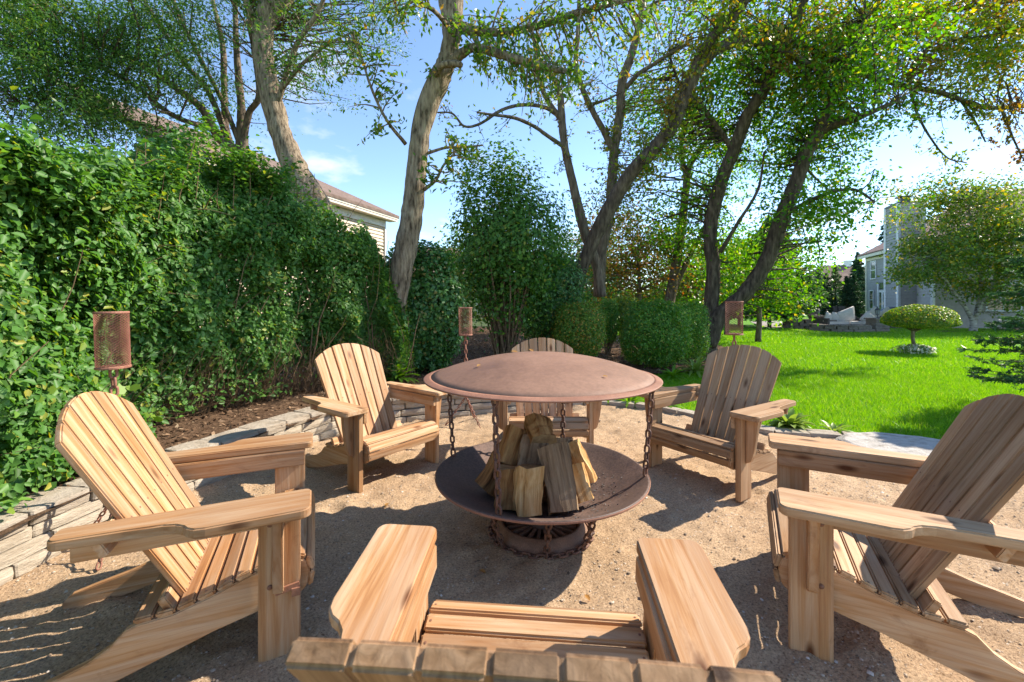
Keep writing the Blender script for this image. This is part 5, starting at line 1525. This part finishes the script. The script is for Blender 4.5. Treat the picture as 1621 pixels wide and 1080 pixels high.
make_conifer('spruce_tree', 'smaller dark spruce close to the corner of the grey house', 'tree', (at(1358, 500, 44).x, 44, 0), 6.4, 1.9, 'needle', 80, 90, 0.45, 0.22, 0.35)
for k, (px, Y, h, r, lab) in enumerate([(1308, 33, 3.6, 1.1, 'young green conifer behind the patio, next to the closed parasol'), (1322, 36, 4.6, 1.2, 'tallest young conifer behind the patio, before the brown roof'),
                                        (1340, 35, 3.5, 1.1, 'young conifer behind the two patio chairs'), (1296, 38, 4.6, 1.3, 'young conifer left of the closed parasol, half behind the pine'), (1352, 38, 3.9, 1.1, 'young conifer close to the corner of the grey house')]):
    make_conifer('young_conifer', lab, 'tree', (at(px, 500, Y).x, Y, 0), h, r, 'needle_soft' if k % 2 else 'needle', 60, 70, 0.24, 0.25, 0.2, group='young conifers behind the patio')

# birch before the grey house
bb = at(1541, 524, 21.6)
def bl(pts): return limb_px([(a, b, Y, r) for a, b, Y, r in pts])
BT = [bl([(1541, 526, 21.6, 6.5), (1540, 508, 21.6, 4.6), (1530, 490, 21.6, 3.4), (1515, 470, 21.6, 2.8), (1500, 448, 21.6, 2.2), (1492, 430, 21.6, 2.2), (1480, 380, 21.6, 1.5)]),
      bl([(1542, 512, 21.6, 4.4), (1547, 488, 21.6, 3.3), (1552, 460, 21.6, 2.6), (1550, 400, 21.5, 2.5), (1535, 340, 21.4, 1.8), (1530, 300, 21.4, 1)]),
      bl([(1546, 500, 21.4, 3), (1560, 470, 21.2, 3), (1590, 420, 21, 2.4), (1610, 360, 20.8, 1.6)]),
      bl([(1500, 448, 21.6, 2), (1470, 420, 21.3, 1.5), (1440, 410, 21.0, 1)])]
make_tree('birch_tree', 'birch with white forked trunk and yellowing crown in front of the grey house', 'tree', BT,
          clumps=[(at(1530, 350, 21.5), (2.2, 2.0, 1.6), 100, 70, .34), (at(1478, 405, 21.2), (.95, 1.0, .9), 44, 60, .32), (at(1590, 380, 21), (2.0, 1.8, 1.8), 90, 66, .34), (at(1540, 430, 21.4), (2.0, 1.6, 1.0), 70, 56, .32), (at(1432, 432, 21), (.65, .6, .4), 18, 44, .28), (at(1620, 440, 20.5), (1.2, 1.2, 1.4), 40, 56, .32), (at(1500, 310, 21.4), (.9, .9, .6), 24, 44, .3)],
          bark='bark_birch', leaf='leaf_birch', leafsize=0.16, leafw=0.6, sides=9)

# topiary umbrella tree on the lawn
tp = at(1447, 558, 12.2); tp.z = 0
tt = empty('topiary_tree', (tp.x, tp.y, -0.03), 0, 'small umbrella-shaped clipped tree standing alone on the lawn', 'tree')
mb = MB(); mb.tube([(0.02, 0, -0.02), (0.0, 0, 0.2), (-.03, 0.01, 0.42), (-.02, 0, 0.66), (0, 0, 0.95)], [0.068, 0.052, 0.046, 0.045, 0.025], 9, jit=.12); mb.build('trunk', M['bark'], tt, True)
mb = MB()
for k in range(26):
    a = k * 2.4; r = random.uniform(.4, .8)
    mb.tube([(0, 0, .62), (math.cos(a) * r * .4, math.sin(a) * r * .4, .78), (math.cos(a) * r, math.sin(a) * r, .95)], [.03, .02, .006], 5, cap=False)
o = mb.build('twigs', M['bark_mid'], tt, True); o['kind'] = 'stuff'
n = 15000
d = rand_dirs(n); d[:, 2] = np.where(d[:, 2] < 0, d[:, 2] * 0.35, d[:, 2])
p = d * np.array([0.84, 0.84, 0.50]) * (1 - RNG.exponential(.07, n) + .05 * lump(d, 5, 2.0))[:, None] + np.array([0.15, 0, 0.88])
s = .055 * RNG.uniform(.6, 1.3, n)
V, F = leaf_arrays(p, s, s * .6, d + rand_dirs(n) * .7, rand_dirs(n) + np.array([0, 0, -.4]))
o = link('crown', np_mesh('crown', V, F, M['leaf_topiary']), tt); o['kind'] = 'stuff'
make_shrub('flowering_plant', 'low clump of white-flecked plants at the foot of the umbrella-shaped tree', 'plant', (tp.x + .02, tp.y - .12, 0.09), (.42, .32, .15), 1500, 'petal', .07, .6, bottom=-0.03, stems=5)
mb = MB(); q = at(1426, 549, 13.3); mb.tube([(-.28, 0, .02), (-.12, .02, .0), (.02, 0, .02), (.2, .02, .06), (.3, 0, .14)], [.012, .02, .03, .025, .012], 6); o = mb.build('fallen_branch', M['bark_mid'], None, True); o.location = (q.x, 13.3, 0.0)
tag(o, 'short dark branch lying on the lawn left of the umbrella-shaped tree', 'branch')

# conifer reaching in from the right edge
cb = Vector((7.25, 5.35, -0.03))
cf = empty('cypress_tree', cb, 0, 'dark feathery conifer reaching in at the right picture edge above the weathered chair', 'tree')
mb = MB(); mb.tube([(0, 0, 0), (0, 0, 1.5), (.05, 0, 3.4)], [.10, .07, .02], 9); mb.build('trunk', M['bark_mid'], cf, True)
mb = MB(); cen, dr = [], []
for k in range(330):
    t = random.random() ** .9; z = 0.30 + 2.9 * t
    L = (1.15 * (1 - t) ** .7 + .15) * random.uniform(.75, 1.15)
    a = k * 2.4
    d = np.array([math.cos(a), math.sin(a), .25]); P = [np.array([0, 0, z])]
    for s in range(5):
        d = d + np.array([0, 0, -.16 + .06 * s]); d /= np.linalg.norm(d); P.append(P[-1] + d * L / 5)
    mb.tube(P, [.012, .01, .008, .006, .004, .002], 4, cap=False)
    P = np.array(P); side = np.array([-math.sin(a), math.cos(a), 0])
    for j in range(16):
        u = random.uniform(.25, 1) * 5; i = min(int(u), 4); q = P[i] + (P[i + 1] - P[i]) * (u - i)
        sg = random.choice((-1, 1)); tl = L * random.uniform(.12, .3) * (1.2 - u / 6)
        e = q + (side * sg * .7 + unit((P[i + 1] - P[i])[None])[0] * .7 + RNG.normal(size=3) * .2) * tl
        m = 12
        w = RNG.random((m, 1)); pos = q + (e - q) * w + RNG.normal(size=(m, 3)) * .010
        cen.append(pos); dr.append(np.repeat(((e - q) / (tl + 1e-6))[None], m, 0) + RNG.normal(size=(m, 3)) * .45 + np.array([0, 0, -.15]))
o = mb.build('branches', M['bark_mid'], cf, True); o['kind'] = 'stuff'
cen = np.concatenate(cen); dr = np.concatenate(dr); n = len(cen); s = .075 * RNG.uniform(.6, 1.3, n)
V, F = leaf_arrays(cen, s, s * .22, rand_dirs(n) + np.array([0, 0, .6]), dr)
o = link('foliage', np_mesh('foliage', V, F, M['needle_edge']), cf); o['kind'] = 'stuff'

# far wood along the horizon
n = 30000
x = RNG.uniform(-110, 120, n); zt = 5.2 + 2.2 * np.sin(x * .21) + 1.2 * np.sin(x * .63 + 1) + .7 * np.sin(x * 1.7)
p = np.stack([x, 85 + RNG.uniform(-5, 5, n), zt * RNG.random(n) ** .7], 1)
s = RNG.uniform(.6, 1.3, n)
V, F = leaf_arrays(p, s, s * .7, rand_dirs(n) + np.array([0, -.5, .6]), rand_dirs(n))
tag(link('far_wood', np_mesh('far_wood', V, F, M['leaf_box'])), kind='stuff')

# ------------------------------------------------------------------ houses
def siding(parent, p0, p1, z0, z1, mat, course=0.19, name='siding', outward=None):
    """lapped boards on a wall from p0 to p1 (left to right seen from outside)"""
    p0, p1 = Vector((p0[0], p0[1], 0)), Vector((p1[0], p1[1], 0))
    d = (p1 - p0).normalized(); nrm = Vector((d.y, -d.x, 0))
    m = MB(); b = Vector(parent.location)
    z = z0
    while z < z1 - 1e-3:
        zt = min(z + course, z1)
        vs_ = [p0 + nrm * .034 + Vector((0, 0, z)), p1 + nrm * .034 + Vector((0, 0, z)), p1 + Vector((0, 0, zt)), p0 + Vector((0, 0, zt)), p0 + Vector((0, 0, z)), p1 + Vector((0, 0, z))]
        m.raw([q - b for q in vs_], [(0, 1, 2, 3), (4, 5, 1, 0)])
        z += course
    o = m.build(name, mat, parent); o['kind'] = 'stuff'
    return o
def wbox(parent, name, p0, p1, s0, s1, z0, z1, out, depth, mat, **kw):
    """box laid on the wall p0-p1 between the distances s0 and s1"""
    p0, p1 = Vector((p0[0], p0[1], 0)), Vector((p1[0], p1[1], 0))
    d = (p1 - p0).normalized(); nrm = Vector((d.y, -d.x, 0))
    R = Matrix((d, nrm, Vector((0, 0, 1)))).transposed()
    c = p0 + d * (s0 + s1) / 2 + nrm * (out + depth / 2) + Vector((0, 0, (z0 + z1) / 2))
    m = MB(); m.box((0, 0, 0), (s1 - s0, depth, z1 - z0))
    o = m.build(name, mat, parent)
    pl = parent
    base = Vector((0, 0, 0))
    while pl is not None:
        base += Vector(pl.location); pl = pl.parent
    o.matrix_local = Matrix.Translation(c - base) @ R.to_4x4()
    return o
def window(parent, p0, p1, s0, s1, z0, z1, mull=1, bars=1, mat='trim_white'):
    w = empty('window', (0, 0, 0)); w.parent = parent
    fw = 0.075
    wbox(w, 'pane', p0, p1, s0 + .02, s1 - .02, z0 + .02, z1 - .02, .03, .012, M['glass'])
    wbox(w, 'frame', p0, p1, s0 - fw, s0, z0 - fw, z1 + fw, .03, .05, M[mat])
    wbox(w, 'frame', p0, p1, s1, s1 + fw, z0 - fw, z1 + fw, .03, .05, M[mat])
    wbox(w, 'frame', p0, p1, s0, s1, z1, z1 + fw, .03, .05, M[mat])
    wbox(w, 'sill', p0, p1, s0, s1, z0 - fw, z0, .03, .07, M[mat])
    for k in range(1, mull + 1):
        s = s0 + (s1 - s0) * k / (mull + 1)
        wbox(w, 'glazing_bar', p0, p1, s - .02, s + .02, z0, z1, .043, .018, M[mat])
    for k in range(1, bars + 1):
        z = z0 + (z1 - z0) * k / (bars + 1)
        wbox(w, 'glazing_bar', p0, p1, s0, s1, z - .03, z + .03, .043, .02, M[mat])
def corner_board(parent, p, z0, z1, mat, w=.14):
    m = MB(); m.box((p[0] - parent.location.x, p[1] - parent.location.y, (z0 + z1) / 2), (w, w, z1 - z0)); return m.build('corner_board', mat, parent)
def roof_slab(parent, pts, th, mat, name='roof'):
    b = Vector(parent.location); m = MB(); n = len(pts)
    top = [Vector(p) - b for p in pts]; bot = [p - Vector((0, 0, th)) for p in top]
    m.raw(top + bot, [tuple(range(n)), tuple(range(2 * n - 1, n - 1, -1))] + [(i, i + n, (i + 1) % n + n, (i + 1) % n) for i in range(n)])
    return m.build(name, mat, parent)

# grey house on the right
G = empty('house', (25.0, 27.0, 0), 0, 'grey sided two-storey house with tall chimney at the far right of the lawn', 'house')
u = Vector((.36, .933, 0)).normalized(); vv = Vector((u.y, -u.x, 0))     # u away along the patio front, vv to the right along the garden wing
A = Vector((23.75, 24.6, 0)); 
C1 = Vector((at(1372, 500, 36.0).x, 36.0, 0))                         # far corner of the patio front
K = C1 - u * ((C1 - A).dot(u)) ; off_v = (C1 - A).dot(vv)
P0 = Vector((C1.x, C1.y, 0)); P1 = C1 - u * 8.2                        # patio front, far to near (left to right from outside)
ZE = 5.35
siding(G, P0, P1, 0.0, ZE, M['siding_grey'])
P2 = P1 - u * 1.2 
W0 = A + vv * 0.0; W1 = A + vv * 11
siding(G, W0, W1, 0.0, 5.0, M['siding_beige'])
siding(G, P1 - vv * .0, W0 + vv * .0 + u * 0.0, 0, 5.0, M['siding_beige'])
corner_board(G, P0, 0, ZE, M['trim']); corner_board(G, W0, 0, 5.0, M['trim_white'])
# soffit, fascia, roof over the patio front
E0 = P0 + u * .5 - vv * .5; E1 = P1 - u * .3 - vv * .5
rd_ = P0 - u * 2.2 + vv * 4.2
zf = ZE
roof_slab(G, [E0 + Vector((0, 0, zf)), E1 + Vector((0, 0, zf)), E1 + vv * 5.0 + Vector((0, 0, zf + 3.3)), E0 - u * 4.6 + vv * 5.0 + Vector((0, 0, zf + 3.3))], .10, M['shingle_red'])
roof_slab(G, [E0 + Vector((0, 0, zf - .01)), E0 - u * 4.6 + vv * 5.0 + Vector((0, 0, zf + 3.29)), E0 + vv * 10 + Vector((0, 0, zf - .01))], .10, M['shingle_red'])
wbox(G, 'fascia', P0, P1, -.5, 8.3, zf - .32, zf - .11, .38, .10, M['trim'])
wbox(G, 'frieze', P0, P1, 0, 8.2, zf - .55, zf - .33, .03, .06, M['trim'])
# windows and the garden door
window(G, P0, P1, 1.0, 1.9, 3.35, 4.65, 0, 1); window(G, P0, P1, 3.6, 4.5, 3.35, 4.65, 0, 1); window(G, P0, P1, 5.0, 6.6, 3.35, 4.65, 1, 1)
window(G, P0, P1, 0.75, 1.45, 0.95, 2.35, 0, 1)
window(G, P0, P1, 5.2, 6.6, 0.75, 2.3, 0, 0)
dd_ = empty('garden_door', (0, 0, 0)); dd_.parent = G
wbox(dd_, 'door_leaf', P0, P1, 2.55, 4.35, 0.15, 2.35, .03, .04, M['trim_white'])
for s in (2.66, 3.30, 3.86):
    wbox(dd_, 'pane', P0, P1, s, s + .36, .42, 2.2, .071, .012, M['glass'])
wbox(dd_, 'door_frame', P0, P1, 2.38, 2.54, .1, 3.0, .03, .08, M['trim_white']); wbox(dd_, 'door_frame', P0, P1, 4.36, 4.52, .1, 3.0, .03, .08, M['trim_white'])
wbox(dd_, 'transom', P0, P1, 2.56, 4.34, 2.45, 2.95, .03, .03, M['glass'])
# chimney: sided breast, wide face seen from the patio side
ch0 = P1 - vv * 0.95; 
chim = empty('chimney', (0, 0, 0)); chim.parent = G
def cbox(name, c, su, sv, z0, z1, mat, parent=chim):
    m = MB(); R = Matrix((u, vv, Vector((0, 0, 1)))).transposed()
    m.box((0, 0, 0), (su, sv, z1 - z0)); o = m.build(name, mat, parent); o.matrix_local = Matrix.Translation(Vector((c.x, c.y, (z0 + z1) / 2)) - Vector(G.location)) @ R.to_4x4(); return o
cc = P1 + u * 1.0 - vv * 0.30
cbox('core', cc, 1.9, 1.30, 0, 7.95, M['siding_grey'])
def face_siding(a, b, z0, z1, mat):
    mm = MB(); p0, p1 = Vector(a), Vector(b); d = (p1 - p0).normalized(); nrm = Vector((d.y, -d.x, 0)); z = z0
    while z < z1 - 1e-3:
        zt = min(z + .19, z1)
        vs_ = [p0 + nrm * .042 + Vector((0, 0, z)), p1 + nrm * .042 + Vector((0, 0, z)), p1 + nrm * .006 + Vector((0, 0, zt)), p0 + nrm * .006 + Vector((0, 0, zt)), p0 + nrm * .006 + Vector((0, 0, z)), p1 + nrm * .006 + Vector((0, 0, z))]
        mm.raw([q - Vector(G.location) for q in vs_], [(0, 1, 2, 3), (4, 5, 1, 0)]); z += .19
    o = mm.build('chimney_siding', mat, chim); o['kind'] = 'stuff'
ca_, cb_, cc_ = cc + u * .95 - vv * .65, cc - u * .95 - vv * .65, cc - u * .95 + vv * .65
face_siding(ca_, cb_, 0, 7.95, M['siding_grey']); face_siding(cb_, cc_, 0, 7.95, M['siding_beige'])
for q in (ca_, cb_, cc_):
    m = MB(); m.box((q.x - G.location.x, q.y - G.location.y, 3.98), (.16, .16, 7.97)); m.build('corner_board', M['trim_white'], chim)
cbox('chimney_cap', cc, 2.05, 1.45, 7.95, 8.05, M['dark_metal']); cbox('flue', cc, .5, .5, 8.05, 8.45, M['dark_metal']); cbox('flue_cap', cc, .72, .72, 8.5, 8.56, M['dark_metal'])
# roof of the garden wing
F0 = W0 - u * .5 - vv * .5; F1 = W1 - u * .5 + vv * .5
roof_slab(G, [F0 + Vector((0, 0, 5.0)), F1 + Vector((0, 0, 5.0)), F1 + u * 6 + Vector((0, 0, 8.6)), F0 + u * 6 + vv * 4 + Vector((0, 0, 8.6))], .12, M['shingle_red'])
wbox(G, 'fascia', W0, W1, -.5, 11.5, 4.66, 4.87, .38, .1, M['trim'])
for s0, s1, z0, z1 in ((2.3, 3.6, 1.0, 2.4), (5.0, 6.6, 1.0, 2.4), (2.3, 3.6, 3.2, 4.4), (5.0, 6.6, 3.2, 4.4)):
    window(G, W0, W1, s0, s1, z0, z1, 1, 1)

# cream house behind the hedge
L_ = empty('house', (-6.0, 15.0, 0), 0, 'cream sided house with brown hip roof behind the tall hedge', 'house')
ul = Vector((.346, 1, 0)).normalized(); vl = Vector((ul.y, -ul.x, 0))
c0 = at(608, 345, 17.2); Cn = Vector((c0.x, c0.y, 0)); ze = c0.z + .12
N0 = Cn - ul * 8.6
siding(L_, (N0.x, N0.y), (Cn.x, Cn.y), 0, ze - .25, M['siding_cream'], .13)
siding(L_, (Cn.x, Cn.y), (Cn - vl * 8).to_2d(), 0, ze - .25, M['siding_cream'], .13)
corner_board(L_, Cn, 0, ze - .25, M['trim'], .12)
wbox(L_, 'fascia', N0, Cn, 0, 9.0, ze - .16, ze + .0, .30, .1, M['trim']); wbox(L_, 'soffit', N0, Cn, 0, 8.95, ze - .24, ze - .17, .0, .38, M['trim']); wbox(L_, 'frieze', N0, Cn, 0, 8.6, ze - .5, ze - .26, .03, .05, M['trim'])
ce = Cn + ul * .42 + vl * .42; ne = N0 + vl * .42
rid = ce - ul * 3.4 - vl * 3.6; rz = ze + 1.85
roof_slab(L_, [ne + Vector((0, 0, ze)), ce + Vector((0, 0, ze)), rid + Vector((0, 0, rz)), ne - vl * 3.6 + Vector((0, 0, rz))], .1, M['shingle'])
roof_slab(L_, [ce + Vector((0, 0, ze - .01)), ce - vl * 7.2 + Vector((0, 0, ze - .01)), rid + Vector((0, 0, rz - .01))], .1, M['shingle'])
window(L_, N0, Cn, 2.5, 3.5, ze - 2.2, ze - .9, 1, 1)

def far_house(label, c, w, d, ze, zr, rot, wall_m, roof_m, wins=3, chimney=None):
    h = empty('house', (c[0], c[1], 0), rot, label, 'house', 'houses beyond the garden')
    m = MB(); m.box((0, 0, ze / 2), (w, d, ze)); m.build('wall', wall_m, h)
    o_ = .4; a, b = w / 2 + o_, d / 2 + o_
    m = MB(); m.raw([(-a, -b, ze), (a, -b, ze), (a, b, ze), (-a, b, ze), (-a + b * .8, 0, zr), (a - b * .8, 0, zr)], [(0, 1, 5, 4), (1, 2, 5), (2, 3, 4, 5), (3, 0, 4), (3, 2, 1, 0)]); rf = m.build('roof', roof_m, h)
    if chimney is not None:
        m = MB(); m.box((chimney, 0, zr + .1), (.9, .9, 1.4)); m.build('chimney', M['trim_white'], rf)
    for k in range(wins):
        x = -w / 2 + w * (k + .5) / wins
        for z in ([ze - 1.4] if ze < 4 else [ze - 1.5, ze - 4.0]):
            m = MB(); m.box((x, -d / 2 - .02, z), (1.15, .05, 1.45)); f = m.build('window', M['trim_white'], h)
            m = MB(); m.box((x, -d / 2 - .05, z), (.9, .03, 1.2)); m.build('pane', M['glass'], f)
    return h
far_house('far house with brown hip roof behind the young conifers', (at(1322, 480, 62).x, 62), 9, 7, 2.9, 5.6, .1, M['siding_pale'], M['shingle'], 3)
far_house('furthest house, its pale gable and chimney above the brown roof', (at(1330, 480, 78).x, 78), 13, 9, 4.6, 8.2, -.15, M['siding_pale'], M['shingle'], 3, 1.2)
far_house('tan house glimpsed through the shrubs in the middle', (at(690, 480, 26).x, 26), 7, 6, 2.9, 4.7, .3, M['siding_cream'], M['shingle'], 3)

# ------------------------------------------------------------------ patio
pav = MB()
pc = at(1345, 515, 25.5)
pav.raw([(14.5, 20.6, -.02), (19.5, 20.6, -.02), (22.9, 24.3, -.02), (26.3, 30.5, -.02), (26.0, 36, -.02), (18, 33, -.02), (15, 26, -.02)], [(0, 1, 2, 3, 4, 5, 6)])
tag(pav.build('patio', M['paving']), kind='structure')
mb_ = MB(); mb_.raw([(x, y, -0.03 + (0.05 if k % 2 else 0.0)) for k, (x, y) in enumerate([(19.6, 20.4), (21, 20.9), (23.5, 21.6), (26.5, 21.2), (30, 20.6), (34, 20.2), (34, 23), (25.5, 24.3), (22.7, 24.4)])], [(0, 1, 2, 3, 4, 5, 6, 7, 8)])
tag(mb_.build('house_bed', M['mulch']), kind='structure')
blk = stone_variants(4, M['patio_stone'], 0.02, name='block')
def block_wall(label, pts, h, rows, thick=0.32, group='patio walls', ln=.42):
    P = smooth_path(pts, .05); dd__, ev = path_tools(P)
    w = empty('patio_wall', (P[0][0], P[0][1], 0), 0, label, 'wall', group); b = Vector(w.location)
    hh = h / rows
    for r in range(rows):
        s = (r % 2) * ln / 2
        while s < dd__[-1] - .1:
            p, a = ev(s + ln / 2); o = link('block', random.choice(blk), w)
            o.location = Vector((p[0], p[1], -.03 + hh * (r + .5))) - b; o.rotation_euler = (0, 0, a + random.uniform(-.02, .02)); o.scale = (ln * 1.03, thick, hh * 1.05)
            s += ln
    m = MB()
    for i in range(0, len(P) - 4, 4):
        p, a = ev(dd__[i]); q, a2 = ev(dd__[i + 4])
        m.box(((p[0] + q[0]) / 2 - b.x, (p[1] + q[1]) / 2 - b.y, h + .0), ((np.hypot(*(q - p))) * 1.03, thick + .06, .06), Matrix.Rotation(a, 3, 'Z'))
    m.build('coping', M['patio_stone'], w)
    return w
block_wall('low curved stone wall at the front of the patio, before the cushioned sofa', [(at(1303, 520, 21.6).x, 22.4), (at(1312, 520, 21.2).x, 21.3), (at(1345, 520, 20.9).x, 20.9), (at(1378, 520, 21.0).x, 21.1)], .30, 2)
block_wall('low stone wall at the left end of the patio, below the closed parasol', [(at(1254, 520, 24.5).x, 25.2), (at(1258, 520, 23.6).x, 23.9), (at(1275, 520, 23.2).x, 23.3), (at(1292, 520, 23.2).x, 23.2)], .50, 3)
def pillar(label, px, Y, w, h):
    c = at(px, 520, Y)
    r = empty('stone_pillar', (c.x, Y, 0), 0, label, 'pillar', 'stone pillars of the patio')
    n = max(2, round(h / .17)); hh = h / n
    for k in range(n):
        for s in range(2):
            o = link('block', random.choice(blk), r)
            if k % 2: o.location = ((s - .5) * w / 2, 0, -.03 + hh * (k + .5)); o.scale = (w / 2 * 1.02, w * 1.02, hh * 1.04)
            else: o.location = (0, (s - .5) * w / 2, -.03 + hh * (k + .5)); o.scale = (w * 1.02, w / 2 * 1.02, hh * 1.04)
    m = MB(); m.box((0, 0, h + .0), (w + .08, w + .08, .07)); m.build('coping', M['patio_stone'], r)
    return c.x, Y, h + .035
def lantern(label, x, y, z, s=1.0):
    r = empty('lantern', (x, y, z), 0, label, 'lantern', 'lanterns on the patio pillars')
    m = MB(); m.lathe([(.001, 0), (.07 * s, 0), (.05 * s, .03 * s), (.02 * s, .05 * s), (.02 * s, .13 * s), (.08 * s, .15 * s), (.08 * s, .17 * s), (.001, .17 * s)], 10); m.build('foot', M['dark_metal'], r)
    m = MB(); m.lathe([(.07 * s, .17 * s), (.11 * s, .38 * s)], 6); m.build('glass', M['clear'], r)
    m = MB(); m.lathe([(.14 * s, .38 * s), (.08 * s, .46 * s), (.025 * s, .50 * s), (.02 * s, .56 * s), (.001, .57 * s)], 6); m.build('cap', M['dark_metal'], r)
    m = MB()
    for k in range(6):
        a = k * math.pi / 3; m.tube([(.07 * s * math.cos(a), .07 * s * math.sin(a), .17 * s), (.11 * s * math.cos(a), .11 * s * math.sin(a), .38 * s)], .008 * s, 4)
    m.build('bars', M['dark_metal'], r)
q = pillar('square stone pillar at the right end of the curved patio wall', 1389, 21.3, .66, .62); lantern('dark lantern on the right patio pillar', *q, 1.0)
q = pillar('stone pillar at the right end of the left patio wall', 1299, 23.4, .50, .64); lantern('lantern on the stone pillar left of the sofa', q[0] - .12, q[1], q[2], .8)
q = pillar('low stone pillar next to the sofa, left of it', 1309, 22.6, .52, .48); lantern('lantern on the low pillar beside the sofa', q[0], q[1], q[2], .9)
q = pillar('stone pillar behind the left patio wall', 1291, 25.0, .5, .66); lantern('lantern furthest left, near the closed parasol', q[0], q[1], q[2], .85)
# closed parasol
c = at(1283, 500, 26.0)
pr = empty('parasol', (c.x, 26, 0), 0, 'closed taupe parasol standing at the left end of the patio', 'parasol')
m = MB(); m.tube([(0, 0, 0), (0, 0, 2.5)], .03, 8); m.build('pole', M['dark_metal'], pr)
m = MB()
segs = 24; prof = [(.03, 2.45), (.10, 2.3), (.16, 1.95), (.20, 1.60), (.17, 1.40), (.20, 1.2), (.24, .85), (.22, .7)]
vs_, fs = [], []
for k in range(segs):
    a = 2 * math.pi * k / segs; w = 1 + .28 * math.cos(a * 8)
    for r, z in prof: vs_.append((r * w * math.cos(a), r * w * math.sin(a), z))
n = len(prof)
for k in range(segs):
    l = (k + 1) % segs
    for i in range(n - 1): fs.append((k * n + i, k * n + i + 1, l * n + i + 1, l * n + i))
m.raw(vs_, fs); m.build('canopy', M['canvas'], pr, True)
m = MB(); m.lathe([(.001, 2.45), (.05, 2.45), (.04, 2.55), (.001, 2.62)], 8); m.build('finial', M['dark_metal'], pr)
m = MB(); m.lathe([(.001, .0), (.3, .0), (.3, .08), (.05, .12), (.001, .12)], 16); m.build('base', M['dark_metal'], pr)
# sofa with cushions and two chairs
def cushion(name, label, loc, size, rot, group):
    bm = bmesh.new(); bmesh.ops.create_cube(bm, size=1); bmesh.ops.subdivide_edges(bm, edges=bm.edges[:], cuts=3, use_grid_fill=True)
    for v in bm.verts:
        e = (1 - (2 * v.co.x) ** 2) * (1 - (2 * v.co.z) ** 2); v.co.y *= .35 + .65 * max(0, e) ** .5
    me = bpy.data.meshes.new(name); bm.to_mesh(me); bm.free(); me.materials.append(M['cushion'])
    for p_ in me.polygons: p_.use_smooth = True
    o = link(name, me); o.location = loc; o.scale = size; o.rotation_euler = rot
    return tag(o, label, 'cushion', group)
sx_ = at(1345, 515, 22.2).x
sf = empty('patio_sofa', (sx_, 22.6, -.02), .1, 'dark wicker sofa with pale seat behind the curved patio wall', 'sofa')
m = MB(); m.box((0, 0, .18), (2.3, .8, .26)); m.build('frame', M['wicker'], sf)
m = MB(); m.box((-.57, 0, .39), (1.08, .74, .14)); m.build('seat_pad', M['cushion'], sf); m = MB(); m.box((.57, 0, .39), (1.08, .74, .14)); m.build('seat_pad', M['cushion'], sf)
m = MB(); m.box((-1.2, 0, .32), (.12, .8, .62)); m.build('arm', M['wicker'], sf); m = MB(); m.box((1.2, 0, .32), (.12, .8, .62)); m.build('arm', M['wicker'], sf)
m = MB(); m.box((0, .44, .38), (2.3, .1, .66)); m.build('back', M['wicker'], sf)
GC = 'pale cushions on the patio sofas'
cushion('cushion', 'big pale back cushion tilted up in the middle of the sofa', (sx_ + .05, 22.5, .72), (.95, .22, .72), (.25, -.35, .1), GC)
cushion('cushion', 'grey square cushion leaning at the left end of the sofa', (sx_ - .95, 22.4, .62), (.5, .2, .5), (.2, .25, .4), GC)
cushion('cushion', 'second grey cushion at the left end of the sofa, leaning on the big one', (sx_ - .55, 22.45, .64), (.5, .2, .5), (.2, .2, .2), GC)
cushion('cushion', 'pale cushion standing at the right end of the sofa', (sx_ + 1.05, 22.4, .62), (.55, .2, .45), (.2, -.9, -.3), GC)
sx2 = at(1394, 515, 24.5).x
sf2 = empty('patio_armchair', (sx2, 24.6, -.02), 0, 'dark wicker armchair behind the right patio pillar', 'armchair')
m = MB(); m.box((0, 0, .2), (1.3, .8, .3)); m.build('frame', M['wicker'], sf2); m = MB(); m.box((0, .42, .42), (1.3, .12, .7)); m.build('back', M['wicker'], sf2); m = MB(); m.box((0, -.02, .42), (1.1, .7, .13)); m.build('seat_pad', M['cushion'], sf2)
cushion('cushion', 'pale pointed cushion behind the right pillar, left of the lantern', (sx2 - .35, 24.5, .78), (.6, .22, .6), (.2, .7, 0), GC)
cushion('cushion', 'pale pointed cushion behind the right pillar, right of the lantern', (sx2 + .35, 24.5, .78), (.6, .22, .6), (.2, .7, 0), GC)
for k, (px, lab) in enumerate([(1333, 'left one of two dark patio chairs behind the sofa'), (1341, 'right one of two dark patio chairs behind the sofa')]):
    c = at(px, 510, 26)
    r = empty('patio_chair', (c.x, 26, -.02), .2, lab, 'chair', 'dark patio chairs')
    m = MB(); m.box((0, 0, .45), (.55, .55, .06)); m.build('seat', M['wicker'], r)
    m = MB(); m.box((0, .3, .85), (.52, .05, .75), Matrix.Rotation(-.22, 3, 'X')); m.build('back', M['wicker'], r)
    for dx in (-.24, .24):
        for dy in (-.24, .24):
            m = MB(); m.box((dx, dy, .21), (.05, .05, .42)); m.build('leg', M['dark_metal'], r)
c = at(1320, 512, 25.2)
r = empty('patio_table', (c.x, 25.2, -.02), 0, 'low dark wicker table left of the patio chairs', 'table')
m = MB(); m.box((0, 0, .66), (1.3, .8, .06)); m.build('top', M['wicker'], r); m = MB(); m.box((0, 0, .315), (1.1, .65, .63)); m.build('base', M['wicker'], r)
c = at(1412, 515, 25.5)
r = empty('grill', (c.x, 25.5, -.02), 0, 'dark covered grill by the house wall, left of the umbrella-shaped tree', 'grill')
m = MB(); m.lathe([(.62, .0), (.60, .55), (.62, .8), (.5, 1.05), (.2, 1.18), (.001, 1.2)], 12); m.build('cover', M['dark_metal'], r, True)
